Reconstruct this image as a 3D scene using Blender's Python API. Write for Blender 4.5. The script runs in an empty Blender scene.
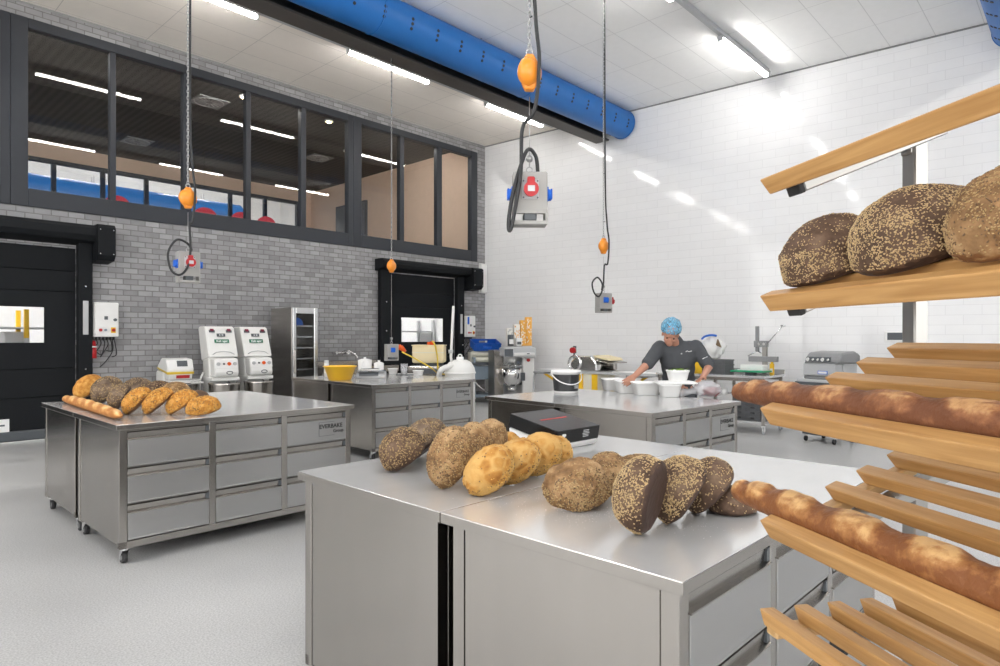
import bpy, bmesh, math, random
from mathutils import Vector, Matrix, Euler, noise as mnoise
PI = math.pi
scene = bpy.context.scene
COL = scene.collection

# ------------------------------------------------------------------ view geometry of the place
F, HCAM, HY = 642.0, 1.45, 338.0
_h = math.hypot(595.0, F)
SN, CS = 595.0 / _h, F / _h                     # camera right = (SN,-CS), camera forward = (CS,SN)
RT, FW, UP = Vector((SN, -CS, 0)), Vector((CS, SN, 0)), Vector((0, 0, 1))

def ray(px, py):
    r = (px - 500) / F
    return Vector((r * SN + CS, -r * CS + SN, (HY - py) / F))
def atz(px, py, z):
    d = ray(px, py); k = (z - HCAM) / d.z
    return Vector((d.x * k, d.y * k, z))
def atd(px, py, k):
    d = ray(px, py) * k
    return Vector((d.x, d.y, HCAM + d.z))
def cam3(r, f, z):                              # right, forward, height -> world
    return RT * r + FW * f + UP * z
def camv(r, f, u):
    return (RT * r + FW * f + UP * u).normalized()

# ------------------------------------------------------------------ materials
MATS = {}
def nodes_of(name):
    m = bpy.data.materials.new(name); m.use_nodes = True
    nt = m.node_tree
    return m, nt, nt.nodes, nt.links, nt.nodes['Principled BSDF']
def pset(b, **k):
    for key, v in k.items():
        b.inputs[key].default_value = v
def plain(name, col, rough=.5, metal=0., spec=.5, var=.06, scale=6., bump=0., bscale=60., coat=0., trans=0., ior=1.45):
    m, nt, N, L, b = nodes_of(name)
    c = (*col, 1)
    pset(b, Roughness=rough, Metallic=metal, IOR=ior)
    b.inputs['Specular IOR Level'].default_value = spec
    b.inputs['Coat Weight'].default_value = coat
    b.inputs['Transmission Weight'].default_value = trans
    tc = N.new('ShaderNodeTexCoord')
    nz = N.new('ShaderNodeTexNoise'); nz.inputs['Scale'].default_value = scale; nz.inputs['Detail'].default_value = 3
    L.new(tc.outputs['Object'], nz.inputs['Vector'])
    mix = N.new('ShaderNodeMixRGB'); mix.inputs[1].default_value = tuple(x * (1 - var) for x in col) + (1,)
    mix.inputs[2].default_value = tuple(min(1, x * (1 + var)) for x in col) + (1,)
    L.new(nz.outputs['Fac'], mix.inputs[0]); L.new(mix.outputs[0], b.inputs['Base Color'])
    if bump:
        n2 = N.new('ShaderNodeTexNoise'); n2.inputs['Scale'].default_value = bscale; n2.inputs['Detail'].default_value = 4
        L.new(tc.outputs['Object'], n2.inputs['Vector'])
        bp = N.new('ShaderNodeBump'); bp.inputs['Strength'].default_value = bump; bp.inputs['Distance'].default_value = .01
        L.new(n2.outputs['Fac'], bp.inputs['Height']); L.new(bp.outputs[0], b.inputs['Normal'])
    MATS[name] = m
    return m

def steel(name, col, rough, stretch=(1, 1, 60), bump=.04):
    m, nt, N, L, b = nodes_of(name)
    pset(b, Metallic=1., Roughness=rough)
    tc = N.new('ShaderNodeTexCoord'); mp = N.new('ShaderNodeMapping'); mp.inputs['Scale'].default_value = stretch
    L.new(tc.outputs['Object'], mp.inputs[0])
    nz = N.new('ShaderNodeTexNoise'); nz.inputs['Scale'].default_value = 14; nz.inputs['Detail'].default_value = 2
    L.new(mp.outputs[0], nz.inputs['Vector'])
    n2 = N.new('ShaderNodeTexNoise'); n2.inputs['Scale'].default_value = 1.5; n2.inputs['Detail'].default_value = 0
    L.new(tc.outputs['Object'], n2.inputs['Vector'])
    mix = N.new('ShaderNodeMixRGB'); mix.inputs[1].default_value = tuple(x * .96 for x in col) + (1,); mix.inputs[2].default_value = tuple(min(1, x * 1.04) for x in col) + (1,)
    L.new(nz.outputs['Fac'], mix.inputs[0]); L.new(mix.outputs[0], b.inputs['Base Color'])
    if bump > .2:                                     # gently uneven sheet metal
        n3 = N.new('ShaderNodeTexNoise'); n3.inputs['Scale'].default_value = 3.2; n3.inputs['Detail'].default_value = 0
        L.new(mp.outputs[0], n3.inputs['Vector'])
        bp = N.new('ShaderNodeBump'); bp.inputs['Strength'].default_value = bump; bp.inputs['Distance'].default_value = .012
        L.new(n3.outputs['Fac'], bp.inputs['Height']); L.new(bp.outputs[0], b.inputs['Normal'])
    MATS[name] = m
    return m

def brick(name, c1, c2, mortar, rough, bw, bh, ms, bump, spec=.5, coord='XZ', nbump=.1, var=.16):
    m, nt, N, L, b = nodes_of(name)
    pset(b, Roughness=rough); b.inputs['Specular IOR Level'].default_value = spec
    tc = N.new('ShaderNodeTexCoord'); sp = N.new('ShaderNodeSeparateXYZ'); cb = N.new('ShaderNodeCombineXYZ')
    L.new(tc.outputs['Object'], sp.inputs[0])
    L.new(sp.outputs[coord[0]], cb.inputs['X']); L.new(sp.outputs[coord[1]], cb.inputs['Y'])
    br = N.new('ShaderNodeTexBrick'); L.new(cb.outputs[0], br.inputs['Vector'])
    pset(br, Color1=(*c1, 1), Color2=(*c2, 1), Mortar=(*mortar, 1), Scale=1.0)
    br.inputs['Mortar Size'].default_value = ms; br.inputs['Mortar Smooth'].default_value = .3
    br.inputs['Brick Width'].default_value = bw; br.inputs['Row Height'].default_value = bh
    nz = N.new('ShaderNodeTexNoise'); nz.inputs['Scale'].default_value = 7; nz.inputs['Detail'].default_value = 4
    L.new(cb.outputs[0], nz.inputs['Vector'])
    mx = N.new('ShaderNodeMixRGB'); mx.blend_type = 'MULTIPLY'; mx.inputs[0].default_value = 1
    rm = N.new('ShaderNodeMapRange'); rm.inputs[3].default_value = 1 - var; rm.inputs[4].default_value = 1 + var * .85
    L.new(nz.outputs['Fac'], rm.inputs[0])
    L.new(br.outputs['Color'], mx.inputs[1]); L.new(rm.outputs[0], mx.inputs[2]); L.new(mx.outputs[0], b.inputs['Base Color'])
    # every brick sits at a slightly different tilt: low-frequency bump plus the joint
    bp0 = N.new('ShaderNodeBump'); bp0.inputs['Strength'].default_value = nbump; bp0.inputs['Distance'].default_value = .02
    n2 = N.new('ShaderNodeTexNoise'); n2.inputs['Scale'].default_value = 9; n2.inputs['Detail'].default_value = 2
    L.new(cb.outputs[0], n2.inputs['Vector']); L.new(n2.outputs['Fac'], bp0.inputs['Height'])
    bp = N.new('ShaderNodeBump'); bp.inputs['Strength'].default_value = bump; bp.inputs['Distance'].default_value = .006; bp.invert = True
    L.new(br.outputs['Fac'], bp.inputs['Height']); L.new(bp0.outputs[0], bp.inputs['Normal']); L.new(bp.outputs[0], b.inputs['Normal'])
    MATS[name] = m
    return m

def emit(name, col, strength):
    m, nt, N, L, b = nodes_of(name)
    pset(b, **{'Base Color': (.9, .9, .9, 1), 'Emission Color': (*col, 1), 'Emission Strength': strength})
    MATS[name] = m
    return m

def glass(name, tint=(1, 1, 1), ior=1.45, rough=0., haze=0.):
    m = bpy.data.materials.new(name); m.use_nodes = True
    N, L = m.node_tree.nodes, m.node_tree.links
    N.clear()
    o = N.new('ShaderNodeOutputMaterial'); mx = N.new('ShaderNodeMixShader'); tr = N.new('ShaderNodeBsdfTransparent'); gl = N.new('ShaderNodeBsdfGlossy'); lw = N.new('ShaderNodeLayerWeight'); pw = N.new('ShaderNodeMath'); fr = N.new('ShaderNodeMath')
    tr.inputs[0].default_value = (*tint, 1); gl.inputs['Roughness'].default_value = rough; f0 = ((ior - 1) / (ior + 1)) ** 2
    pw.operation = 'POWER'; pw.inputs[1].default_value = 5; L.new(lw.outputs['Facing'], pw.inputs[0])
    fr.operation = 'MULTIPLY_ADD'; fr.inputs[1].default_value = .9 - f0; fr.inputs[2].default_value = f0; L.new(pw.outputs[0], fr.inputs[0])
    L.new(fr.outputs[0], mx.inputs[0]); L.new(tr.outputs[0], mx.inputs[1]); L.new(gl.outputs[0], mx.inputs[2]); L.new(mx.outputs[0], o.inputs[0])
    if haze:
        df = N.new('ShaderNodeBsdfDiffuse'); df.inputs[0].default_value = (.9, .9, .92, 1); m2 = N.new('ShaderNodeMixShader'); m2.inputs[0].default_value = haze
        L.new(mx.outputs[0], m2.inputs[1]); L.new(df.outputs[0], m2.inputs[2]); L.new(m2.outputs[0], o.inputs[0])
    MATS[name] = m
    return m

def wood(name, c1, c2, axis='Y'):
    m, nt, N, L, b = nodes_of(name)
    pset(b, Roughness=.48)
    tc = N.new('ShaderNodeTexCoord'); mp = N.new('ShaderNodeMapping')
    mp.inputs['Scale'].default_value = {'Y': (60, 3, 60), 'X': (3, 60, 60)}[axis]
    L.new(tc.outputs['Object'], mp.inputs[0])
    nz = N.new('ShaderNodeTexNoise'); nz.inputs['Scale'].default_value = 1.6; nz.inputs['Detail'].default_value = 5; nz.inputs['Distortion'].default_value = .6
    L.new(mp.outputs[0], nz.inputs['Vector'])
    cr = N.new('ShaderNodeValToRGB'); cr.color_ramp.elements[0].position = .3; cr.color_ramp.elements[1].position = .72
    cr.color_ramp.elements[0].color = (*c1, 1); cr.color_ramp.elements[1].color = (*c2, 1)
    L.new(nz.outputs['Fac'], cr.inputs[0]); L.new(cr.outputs[0], b.inputs['Base Color'])
    bp = N.new('ShaderNodeBump'); bp.inputs['Strength'].default_value = .12; bp.inputs['Distance'].default_value = .002
    L.new(nz.outputs['Fac'], bp.inputs['Height']); L.new(bp.outputs[0], b.inputs['Normal'])
    MATS[name] = m
    return m

def crust(name, cols, scale=14., bump=.5, bscale=70., rough=.75, vor=0., attr=None, aw=.30):
    """Bread crust: noise-driven ramp of crust colours with a rough surface."""
    m, nt, N, L, b = nodes_of(name)
    pset(b, Roughness=rough); b.inputs['Specular IOR Level'].default_value = .25
    tc = N.new('ShaderNodeTexCoord')
    nz = N.new('ShaderNodeTexNoise'); nz.inputs['Scale'].default_value = scale; nz.inputs['Detail'].default_value = 6; nz.inputs['Roughness'].default_value = .65
    L.new(tc.outputs['Object'], nz.inputs['Vector'])
    cr = N.new('ShaderNodeValToRGB'); el = cr.color_ramp.elements
    el[0].position, el[0].color = .32, (*cols[0], 1); el[1].position, el[1].color = .70, (*cols[-1], 1)
    for i, c in enumerate(cols[1:-1]):
        e = el.new(.32 + .38 * (i + 1) / (len(cols) - 1)); e.color = (*c, 1)
    fac = nz.outputs['Fac']
    if attr:
        at = N.new('ShaderNodeAttribute'); at.attribute_name = attr
        md = N.new('ShaderNodeMath'); md.operation = 'MULTIPLY_ADD'; md.inputs[1].default_value = aw
        ma = N.new('ShaderNodeMath'); ma.operation = 'MULTIPLY_ADD'; ma.inputs[1].default_value = .75; ma.inputs[2].default_value = -.08
        L.new(nz.outputs['Fac'], ma.inputs[0]); L.new(at.outputs['Fac'], md.inputs[0]); L.new(ma.outputs[0], md.inputs[2]); fac = md.outputs[0]
    L.new(fac, cr.inputs[0]); col = cr.outputs[0]
    L.new(col, b.inputs['Base Color'])
    n2 = N.new('ShaderNodeTexNoise'); n2.inputs['Scale'].default_value = bscale; n2.inputs['Detail'].default_value = 5
    L.new(tc.outputs['Object'], n2.inputs['Vector'])
    bp = N.new('ShaderNodeBump'); bp.inputs['Strength'].default_value = bump; bp.inputs['Distance'].default_value = .004
    L.new(n2.outputs['Fac'], bp.inputs['Height']); L.new(bp.outputs[0], b.inputs['Normal'])
    MATS[name] = m
    return m

steel('steel_panel', (.43, .408, .382), .22, (1, 1, .2), .45)
steel('steel_drawer', (.50, .50, .495), .36, (.2, 1, 1))
steel('steel_top', (.70, .70, .695), .17, (.3, 1, 1), .04)
MATS['steel_top'].node_tree.nodes['Principled BSDF'].inputs['Metallic'].default_value = .48
steel('steel_bright', (.75, .75, .75), .18, (1, 1, 1))
steel('steel_dark', (.36, .35, .33), .33, (1, 1, .2))
steel('steel_post', (.36, .355, .34), .34, (1, 1, .1))
steel('chrome', (.85, .85, .86), .1, (1, 1, 1), .01)
plain('black', (.012, .012, .013), .45)
plain('black_gap', (.006, .006, .006), .7)
plain('rubber', (.03, .03, .032), .6)
plain('anthracite', (.030, .034, .042), .45)
plain('door_black', (.0085, .010, .012), .6, spec=.22, bump=.15, bscale=4)
plain('beam_black', (.018, .018, .02), .5)
plain('flange_grey', (.075, .068, .062), .55)
plain('white', (.80, .80, .79), .35)
plain('white_enamel', (.78, .78, .76), .28)
plain('white_plastic', (.90, .90, .89), .35)
plain('white_matte', (.82, .82, .81), .6)
plain('offwhite', (.74, .72, .62), .45)
plain('cream', (.82, .70, .44), .4)
plain('lightgrey', (.50, .51, .52), .4)
plain('midgrey', (.26, .265, .27), .42)
plain('wrap_black', (.03, .032, .035), .4)
plain('box_grey', (.33, .325, .31), .42)
plain('slate', (.09, .10, .11), .4)
plain('blue_duct', (.012, .135, .43), .45)
plain('blue', (.01, .13, .62), .35)
plain('blue_crate', (.012, .09, .42), .4)
plain('bluegrey', (.25, .31, .37), .4)
plain('red', (.42, .015, .02), .35)
plain('red_chair', (.45, .03, .05), .7)
plain('maroon', (.20, .012, .04), .5)
plain('orange', (.80, .27, .02), .35, coat=.3)
plain('orange_plug', (.75, .10, .01), .4)
plain('yellow', (.85, .52, .02), .4)
plain('yellow_tub', (.90, .53, .03), .32)
plain('yellow_line', (.70, .50, .05), .4)
plain('green_label', (.02, .16, .09), .4)
plain('green_board', (.01, .32, .15), .45)
plain('leaf', (.16, .28, .03), .6)
plain('grey_crate', (.10, .104, .11), .5)
plain('card_brown', (.18, .12, .07), .7)
plain('dough', (.70, .47, .22), .6)
plain('carton_orange', (.85, .42, .08), .45, var=.25, scale=30)
plain('carton_white', (.85, .83, .78), .45)
plain('box_black', (.006, .006, .0065), .22, spec=.4)
plain('skin', (.50, .25, .17), .5, var=.1)
plain('shirt', (.070, .075, .083), .85, bump=.3, bscale=25)
plain('trousers', (.02, .022, .026), .85)
plain('hair', (.05, .035, .025), .7)
plain('meat', (.22, .02, .03), .35, var=.4, scale=40)
plain('cable', (.022, .023, .025), .5)
plain('chain_steel', (.45, .45, .45), .3, metal=1.)
plain('text_black', (.02, .02, .02), .5)
plain('text_white', (.85, .85, .85), .5)
plain('text_red', (.50, .03, .03), .5)
plain('peach', (.80, .60, .46), .7)
plain('upper_floor', (.2, .19, .18), .6)
plain('seed_light', (.58, .42, .22), .55, var=.25, scale=90)
plain('seed_mixed', (.46, .32, .15), .6, var=.4, scale=90)
plain('seed_dark', (.13, .075, .04), .6, var=.3, scale=90)
plain('bread_base', (.048, .024, .016), .6, var=.3, scale=20, bump=.3, bscale=40)
plain('bread_base_tan', (.23, .11, .045), .65, var=.3, scale=20, bump=.3, bscale=40)
plain('seed_corn', (.66, .38, .085), .6, var=.35, scale=90)
plain('flour', (.75, .73, .7), .9)
plain('skylite', (.8, .8, .8), .6)
glass('pane_glass', (.93, .93, .92))
glass('vision_glass', (.96, .96, .96), 1.2)
glass('cabinet_glass', (.80, .81, .82), 1.4)
glass('film', (.95, .95, .97), 1.6, .12, .28)
glass('clear_plastic', (.93, .94, .95), 1.4, .1, .25)
wood('beech', (.35, .175, .052), (.52, .30, .112))
wood('beech_cross', (.46, .27, .10), (.62, .40, .19), 'X')
emit('tube_light', (1.0, .97, .93), 31)
emit('upper_tube', (1.0, .97, .93), 85)
emit('corridor_tube', (1.0, .98, .96), 130)
emit('downlight', (1.0, .72, .38), 25)
crust('crust_dark', [(.055, .031, .020), (.115, .07, .046), (.21, .14, .09)], 16, 1.)
crust('crust_darkgrey', [(.075, .050, .034), (.15, .105, .072), (.30, .22, .15)], 14, .8)
crust('crust_tan', [(.11, .055, .022), (.27, .155, .07), (.52, .35, .185)], 13, 1.)
crust('crust_golden', [(.28, .10, .015), (.52, .235, .045), (.68, .40, .12)], 26, .9, 90)
crust('crust_tiger', [(.56, .335, .11), (.46, .225, .052), (.28, .105, .02)], 18, 1., 70, attr='ear', aw=.25)
crust('crust_baguette', [(.20, .075, .026), (.36, .165, .058), (.62, .38, .165)], 42, 1., 60, .55, attr='ear', aw=.40)
crust('crust_baguette_dark', [(.15, .058, .027), (.27, .115, .050), (.54, .31, .14)], 44, 1., 60, .55, attr='ear', aw=.36)
crust('crust_pale', [(.42, .17, .05), (.66, .36, .13), (.82, .60, .32)], 12, .4, 60, attr='ear')
brick('brick_grey', (.25, .248, .255), (.37, .368, .378), (.20, .198, .198), .22, .205, .084, .007, .9, .6, 'XZ', .35)
brick('brick_white', (.85, .853, .86), (.87, .873, .88), (.76, .763, .77), .075, .45, .15, .004, .12, .5, 'XZ', .012, .02)
plain('white_wall', (.80, .80, .80), .6)
brick('tile_warm_lit', (.93, .875, .81), (.945, .89, .825), (.68, .64, .60), .8, 1.2, .6, .006, .3, .2, 'XY', 0, .03)  # warm light on the left ceiling is put into its tile colour
brick('tile_right', (.91, .91, .905), (.925, .925, .92), (.71, .71, .71), .8, 1.2, .6, .006, .3, .2, 'XY', 0, .03)
for k in ('tile_warm_lit', 'tile_right'):
    for n in MATS[k].node_tree.nodes:
        if n.type == 'TEX_BRICK': n.offset = 0

def floor_mat():
    m, nt, N, L, b = nodes_of('resin_floor')
    tc = N.new('ShaderNodeTexCoord')
    n1 = N.new('ShaderNodeTexNoise'); n1.inputs['Scale'].default_value = 110; n1.inputs['Detail'].default_value = 2
    n2 = N.new('ShaderNodeTexNoise'); n2.inputs['Scale'].default_value = .9; n2.inputs['Detail'].default_value = 4
    n3 = N.new('ShaderNodeTexNoise'); n3.inputs['Scale'].default_value = 60; n3.inputs['Detail'].default_value = 1
    for n in (n1, n2, n3): L.new(tc.outputs['Object'], n.inputs['Vector'])
    cr = N.new('ShaderNodeValToRGB'); e = cr.color_ramp.elements
    e[0].position, e[0].color = .34, (.37, .37, .367, 1); e[1].position, e[1].color = .62, (.545, .545, .54, 1)
    L.new(n1.outputs['Fac'], cr.inputs[0])
    mx = N.new('ShaderNodeMixRGB'); mx.blend_type = 'MULTIPLY'; mx.inputs[0].default_value = 1
    rm = N.new('ShaderNodeMapRange'); rm.inputs[1].default_value = .3; rm.inputs[2].default_value = .7; rm.inputs[3].default_value = .9; rm.inputs[4].default_value = 1.08
    L.new(n2.outputs['Fac'], rm.inputs[0]); L.new(cr.outputs[0], mx.inputs[1]); L.new(rm.outputs[0], mx.inputs[2]); L.new(mx.outputs[0], b.inputs['Base Color'])
    r2 = N.new('ShaderNodeMapRange'); r2.inputs[3].default_value = .24; r2.inputs[4].default_value = .42
    L.new(n2.outputs['Fac'], r2.inputs[0]); L.new(r2.outputs[0], b.inputs['Roughness'])
    bp = N.new('ShaderNodeBump'); bp.inputs['Strength'].default_value = .12; bp.inputs['Distance'].default_value = .003
    L.new(n3.outputs['Fac'], bp.inputs['Height']); L.new(bp.outputs[0], b.inputs['Normal'])
    MATS['resin_floor'] = m
floor_mat()
def upper_ceiling_mat():
    m, nt, N, L, b = nodes_of('upper_ceiling')
    pset(b, Roughness=.7)
    tc = N.new('ShaderNodeTexCoord'); w = N.new('ShaderNodeTexWave'); w.inputs['Scale'].default_value = 2.2; w.bands_direction = 'X'
    L.new(tc.outputs['Object'], w.inputs['Vector'])
    n2 = N.new('ShaderNodeTexNoise'); n2.inputs['Scale'].default_value = .8; n2.inputs['Detail'].default_value = 4
    L.new(tc.outputs['Object'], n2.inputs['Vector'])
    a = N.new('ShaderNodeMixRGB'); a.inputs[1].default_value = (.06, .057, .053, 1); a.inputs[2].default_value = (.13, .124, .115, 1)
    L.new(n2.outputs['Fac'], a.inputs[0])
    mx = N.new('ShaderNodeMixRGB'); mx.blend_type = 'MULTIPLY'; mx.inputs[0].default_value = .35
    L.new(a.outputs[0], mx.inputs[1]); L.new(w.outputs['Color'], mx.inputs[2]); L.new(mx.outputs[0], b.inputs['Base Color'])
    MATS['upper_ceiling'] = m
upper_ceiling_mat()
def mesh_net():
    """Thin blue hair net: patchy see-through fabric."""
    m, nt, N, L, b = nodes_of('hair_net')
    pset(b, **{'Base Color': (.16, .48, .72, 1)}, Roughness=.6)
    tc = N.new('ShaderNodeTexCoord'); nz = N.new('ShaderNodeTexNoise'); nz.inputs['Scale'].default_value = 60
    L.new(tc.outputs['Object'], nz.inputs['Vector'])
    rm = N.new('ShaderNodeMapRange'); rm.inputs[1].default_value = .35; rm.inputs[2].default_value = .65; rm.inputs[3].default_value = .30; rm.inputs[4].default_value = .85
    L.new(nz.outputs['Fac'], rm.inputs[0]); L.new(rm.outputs[0], b.inputs['Alpha'])
    MATS['hair_net'] = m
mesh_net()

# ------------------------------------------------------------------ mesh building
class MB:
    """Collects shapes; build() links them as ONE mesh object."""
    def __init__(self):
        self.v, self.f, self.mi, self.cur, self.sm = [], [], [], 0, []
    def m(self, i):
        self.cur = i; return self
    def add(self, vs, fs, smooth=False):
        o = len(self.v)
        self.v += [Vector(p) for p in vs]
        for f in fs:
            self.f.append(tuple(o + i for i in f)); self.mi.append(self.cur); self.sm.append(smooth)
        return self
    def frombm(self, bm, M=None, smooth=False):
        bm.verts.ensure_lookup_table()
        for i, v in enumerate(bm.verts): v.index = i
        self.add([(M @ v.co) if M else v.co.copy() for v in bm.verts], [[v.index for v in f.verts] for f in bm.faces], smooth)
        bm.free(); return self
    def box(self, x0, x1, y0, y1, z0, z1, bev=0., M=None, seg=1):
        bm = bmesh.new(); bmesh.ops.create_cube(bm, size=1)
        for v in bm.verts:
            v.co = Vector((x0 + (v.co.x + .5) * (x1 - x0), y0 + (v.co.y + .5) * (y1 - y0), z0 + (v.co.z + .5) * (z1 - z0)))
        if bev:
            bev = min(bev, .45 * min(abs(x1 - x0), abs(y1 - y0), abs(z1 - z0)))
            bmesh.ops.bevel(bm, geom=list(bm.edges), offset=bev, segments=seg, profile=.5, affect='EDGES')
        return self.frombm(bm, M)
    def prism(self, pts, a, b, axis='Y', bev=0., M=None):
        """Extrude polygon pts (2-D) from a to b along axis."""
        def mk(p, t):
            return {'X': (t, p[0], p[1]), 'Y': (p[0], t, p[1]), 'Z': (p[0], p[1], t)}[axis]
        bm = bmesh.new()
        lo = [bm.verts.new(mk(p, a)) for p in pts]; hi = [bm.verts.new(mk(p, b)) for p in pts]
        n = len(pts)
        bm.faces.new(lo); bm.faces.new(hi[::-1])
        for i in range(n): bm.faces.new((lo[i], hi[i], hi[(i + 1) % n], lo[(i + 1) % n]))
        bmesh.ops.recalc_face_normals(bm, faces=list(bm.faces))
        if bev: bmesh.ops.bevel(bm, geom=list(bm.edges), offset=bev, segments=1, profile=.5, affect='EDGES')
        return self.frombm(bm, M)
    def cyl(self, p0, p1, r0, r1=None, n=16, caps=True, smooth=True):
        p0, p1 = Vector(p0), Vector(p1); r1 = r0 if r1 is None else r1
        d = (p1 - p0).normalized(); a = d.orthogonal().normalized(); b = d.cross(a)
        vs = []
        for p, r in ((p0, r0), (p1, r1)):
            vs += [p + (a * math.cos(2 * PI * i / n) + b * math.sin(2 * PI * i / n)) * r for i in range(n)]
        self.add(vs, [(i, (i + 1) % n, n + (i + 1) % n, n + i) for i in range(n)], smooth)
        if caps:
            o = len(self.v) - 2 * n
            self.f.append(tuple(o + i for i in range(n))[::-1]); self.f.append(tuple(o + n + i for i in range(n)))
            self.mi += [self.cur] * 2; self.sm += [False] * 2
        return self
    def tube(self, pts, r, n=8, closed=False):
        pts = [Vector(p) for p in pts]; m = len(pts); vs = []
        up = None
        for i, p in enumerate(pts):
            if closed: d = pts[(i + 1) % m] - pts[i - 1]
            else: d = pts[min(i + 1, m - 1)] - pts[max(i - 1, 0)]
            d.normalize()
            if up is None: up = d.orthogonal().normalized()
            up = (up - d * up.dot(d)); up = up.normalized() if up.length > 1e-6 else d.orthogonal().normalized()
            b = d.cross(up)
            rr = r[i] if isinstance(r, (list, tuple)) else r
            vs += [p + (up * math.cos(2 * PI * j / n) + b * math.sin(2 * PI * j / n)) * rr for j in range(n)]
        fs = []
        for i in range(m if closed else m - 1):
            k = (i + 1) % m
            fs += [(i * n + j, i * n + (j + 1) % n, k * n + (j + 1) % n, k * n + j) for j in range(n)]
        if not closed:
            fs.append(tuple(range(n))[::-1]); fs.append(tuple((m - 1) * n + j for j in range(n)))
        return self.add(vs, fs, True)
    def lathe(self, prof, c=(0, 0, 0), n=32, M=None, sx=1., sy=1., smooth=True):
        """Revolve profile [(r,z)...] about z."""
        vs, fs = [], []
        m = len(prof)
        for i in range(n):
            a = 2 * PI * i / n
            for r, z in prof:
                p = Vector((r * math.cos(a) * sx, r * math.sin(a) * sy, z))
                p = (M @ p) if M else p
                vs.append(p + Vector(c))
        for i in range(n):
            k = (i + 1) % n
            for j in range(m - 1):
                fs.append((i * m + j, k * m + j, k * m + j + 1, i * m + j + 1))
        return self.add(vs, fs, smooth)
    def sphere(self, c, rx, ry=None, rz=None, n=16, k=10, M=None):
        ry = rx if ry is None else ry; rz = rx if rz is None else rz
        bm = bmesh.new(); bmesh.ops.create_uvsphere(bm, u_segments=n, v_segments=k, radius=1)
        T = Matrix.Translation(Vector(c)) @ (M.to_4x4() if M else Matrix()) @ Matrix.Diagonal((rx, ry, rz, 1))
        return self.frombm(bm, T, True)
    def capsule(self, p0, p1, r0, r1, n=14):
        p0, p1 = Vector(p0), Vector(p1)
        self.sphere(p0, r0, n=n, k=8); self.sphere(p1, r1, n=n, k=8)
        return self.cyl(p0, p1, r0, r1, n)
    def torus(self, c, R, r, n=24, k=8, M=None):
        pts = []
        for i in range(n):
            p = Vector((R * math.cos(2 * PI * i / n), R * math.sin(2 * PI * i / n), 0))
            pts.append((M @ p if M else p) + Vector(c))
        return self.tube(pts, r, k, True)
    def topside(self, i):
        """Give the last box's upward faces material i."""
        for k in range(len(self.f)):
            p = [self.v[j] for j in self.f[k]]; n = (p[1] - p[0]).cross(p[2] - p[0])
            if n.length > 0 and abs(n.normalized().z) > .9: self.mi[k] = i
        return self
    def build(self, name, mats, parent=None, loc=None, rotz=None):
        me = bpy.data.meshes.new(name)
        me.from_pydata([tuple(p) for p in self.v], [], self.f)
        for mm in ([mats] if isinstance(mats, str) else mats): me.materials.append(MATS[mm])
        me.polygons.foreach_set('material_index', self.mi)
        me.polygons.foreach_set('use_smooth', self.sm)
        me.update()
        bm = bmesh.new(); bm.from_mesh(me); bmesh.ops.recalc_face_normals(bm, faces=list(bm.faces)); bm.to_mesh(me); bm.free()
        o = bpy.data.objects.new(name, me); COL.objects.link(o)
        if parent: o.parent = parent
        if loc is not None: o.location = loc
        if rotz is not None: o.rotation_euler = (0, 0, rotz)
        return o

def tag(o, label=None, cat=None, group=None, kind=None):
    if label: o['label'] = label
    if cat: o['category'] = cat
    if group: o['group'] = group
    if kind: o['kind'] = kind
    return o
def thing(name, label, cat, loc=(0, 0, 0), rotz=0., group=None, kind=None):
    o = bpy.data.objects.new(name, None); COL.objects.link(o); o.empty_display_size = .1
    o.location = loc; o.rotation_euler = (0, 0, rotz)
    return tag(o, label, cat, group, kind)
def struct(o, label=None):
    o['kind'] = 'structure'
    if label: o['label'] = label
    return o
def text(body, size, mat, parent, loc, rot, name='lettering', align='LEFT', ext=.0006):
    cu = bpy.data.curves.new(name, 'FONT'); cu.body = body; cu.size = size; cu.extrude = ext; cu.align_x = align; cu.offset = size * .022
    cu.materials.append(MATS[mat])
    tmp = bpy.data.objects.new(name, cu); me = bpy.data.meshes.new_from_object(tmp); bpy.data.objects.remove(tmp)
    if not me.materials: me.materials.append(MATS[mat])
    o = bpy.data.objects.new(name, me); COL.objects.link(o); o.parent = parent; o.location = loc; o.rotation_euler = rot
    return o
def smooth_curve(pts, k=8):
    """Catmull-Rom through pts."""
    P = [Vector(p) for p in pts]; out = []
    for i in range(len(P) - 1):
        a, b, c, d = P[max(i - 1, 0)], P[i], P[i + 1], P[min(i + 2, len(P) - 1)]
        for j in range(k):
            t = j / k
            out.append(.5 * ((2 * b) + (c - a) * t + (2 * a - 5 * b + 4 * c - d) * t * t + (-a + 3 * b - 3 * c + d) * t ** 3))
    out.append(P[-1]); return out

# ================================================================== THE SETTING
YB = 10.883                                     # face of the brick wall
WX, WSL = 11.206, .068                          # white wall: x at the brick wall, and how it swings out
ZC = 6.11
X0, Y0 = -4.6, -4.2
def xw(y): return WX + (YB - y) * WSL

o = MB().add([(X0, Y0, 0), (xw(Y0) + .3, Y0, 0), (WX + .3, YB + .3, 0), (X0, YB + .3, 0)], [(0, 1, 2, 3)]).build('floor', 'resin_floor'); struct(o)
o = MB().box(X0, 12.6, Y0, 7.64, ZC, ZC + .12).build('ceiling', 'tile_right'); struct(o)
o = MB().box(X0, 12.0, 7.64, YB + .02, ZC, ZC + .12).build('ceiling', 'tile_warm_lit'); struct(o)
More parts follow.
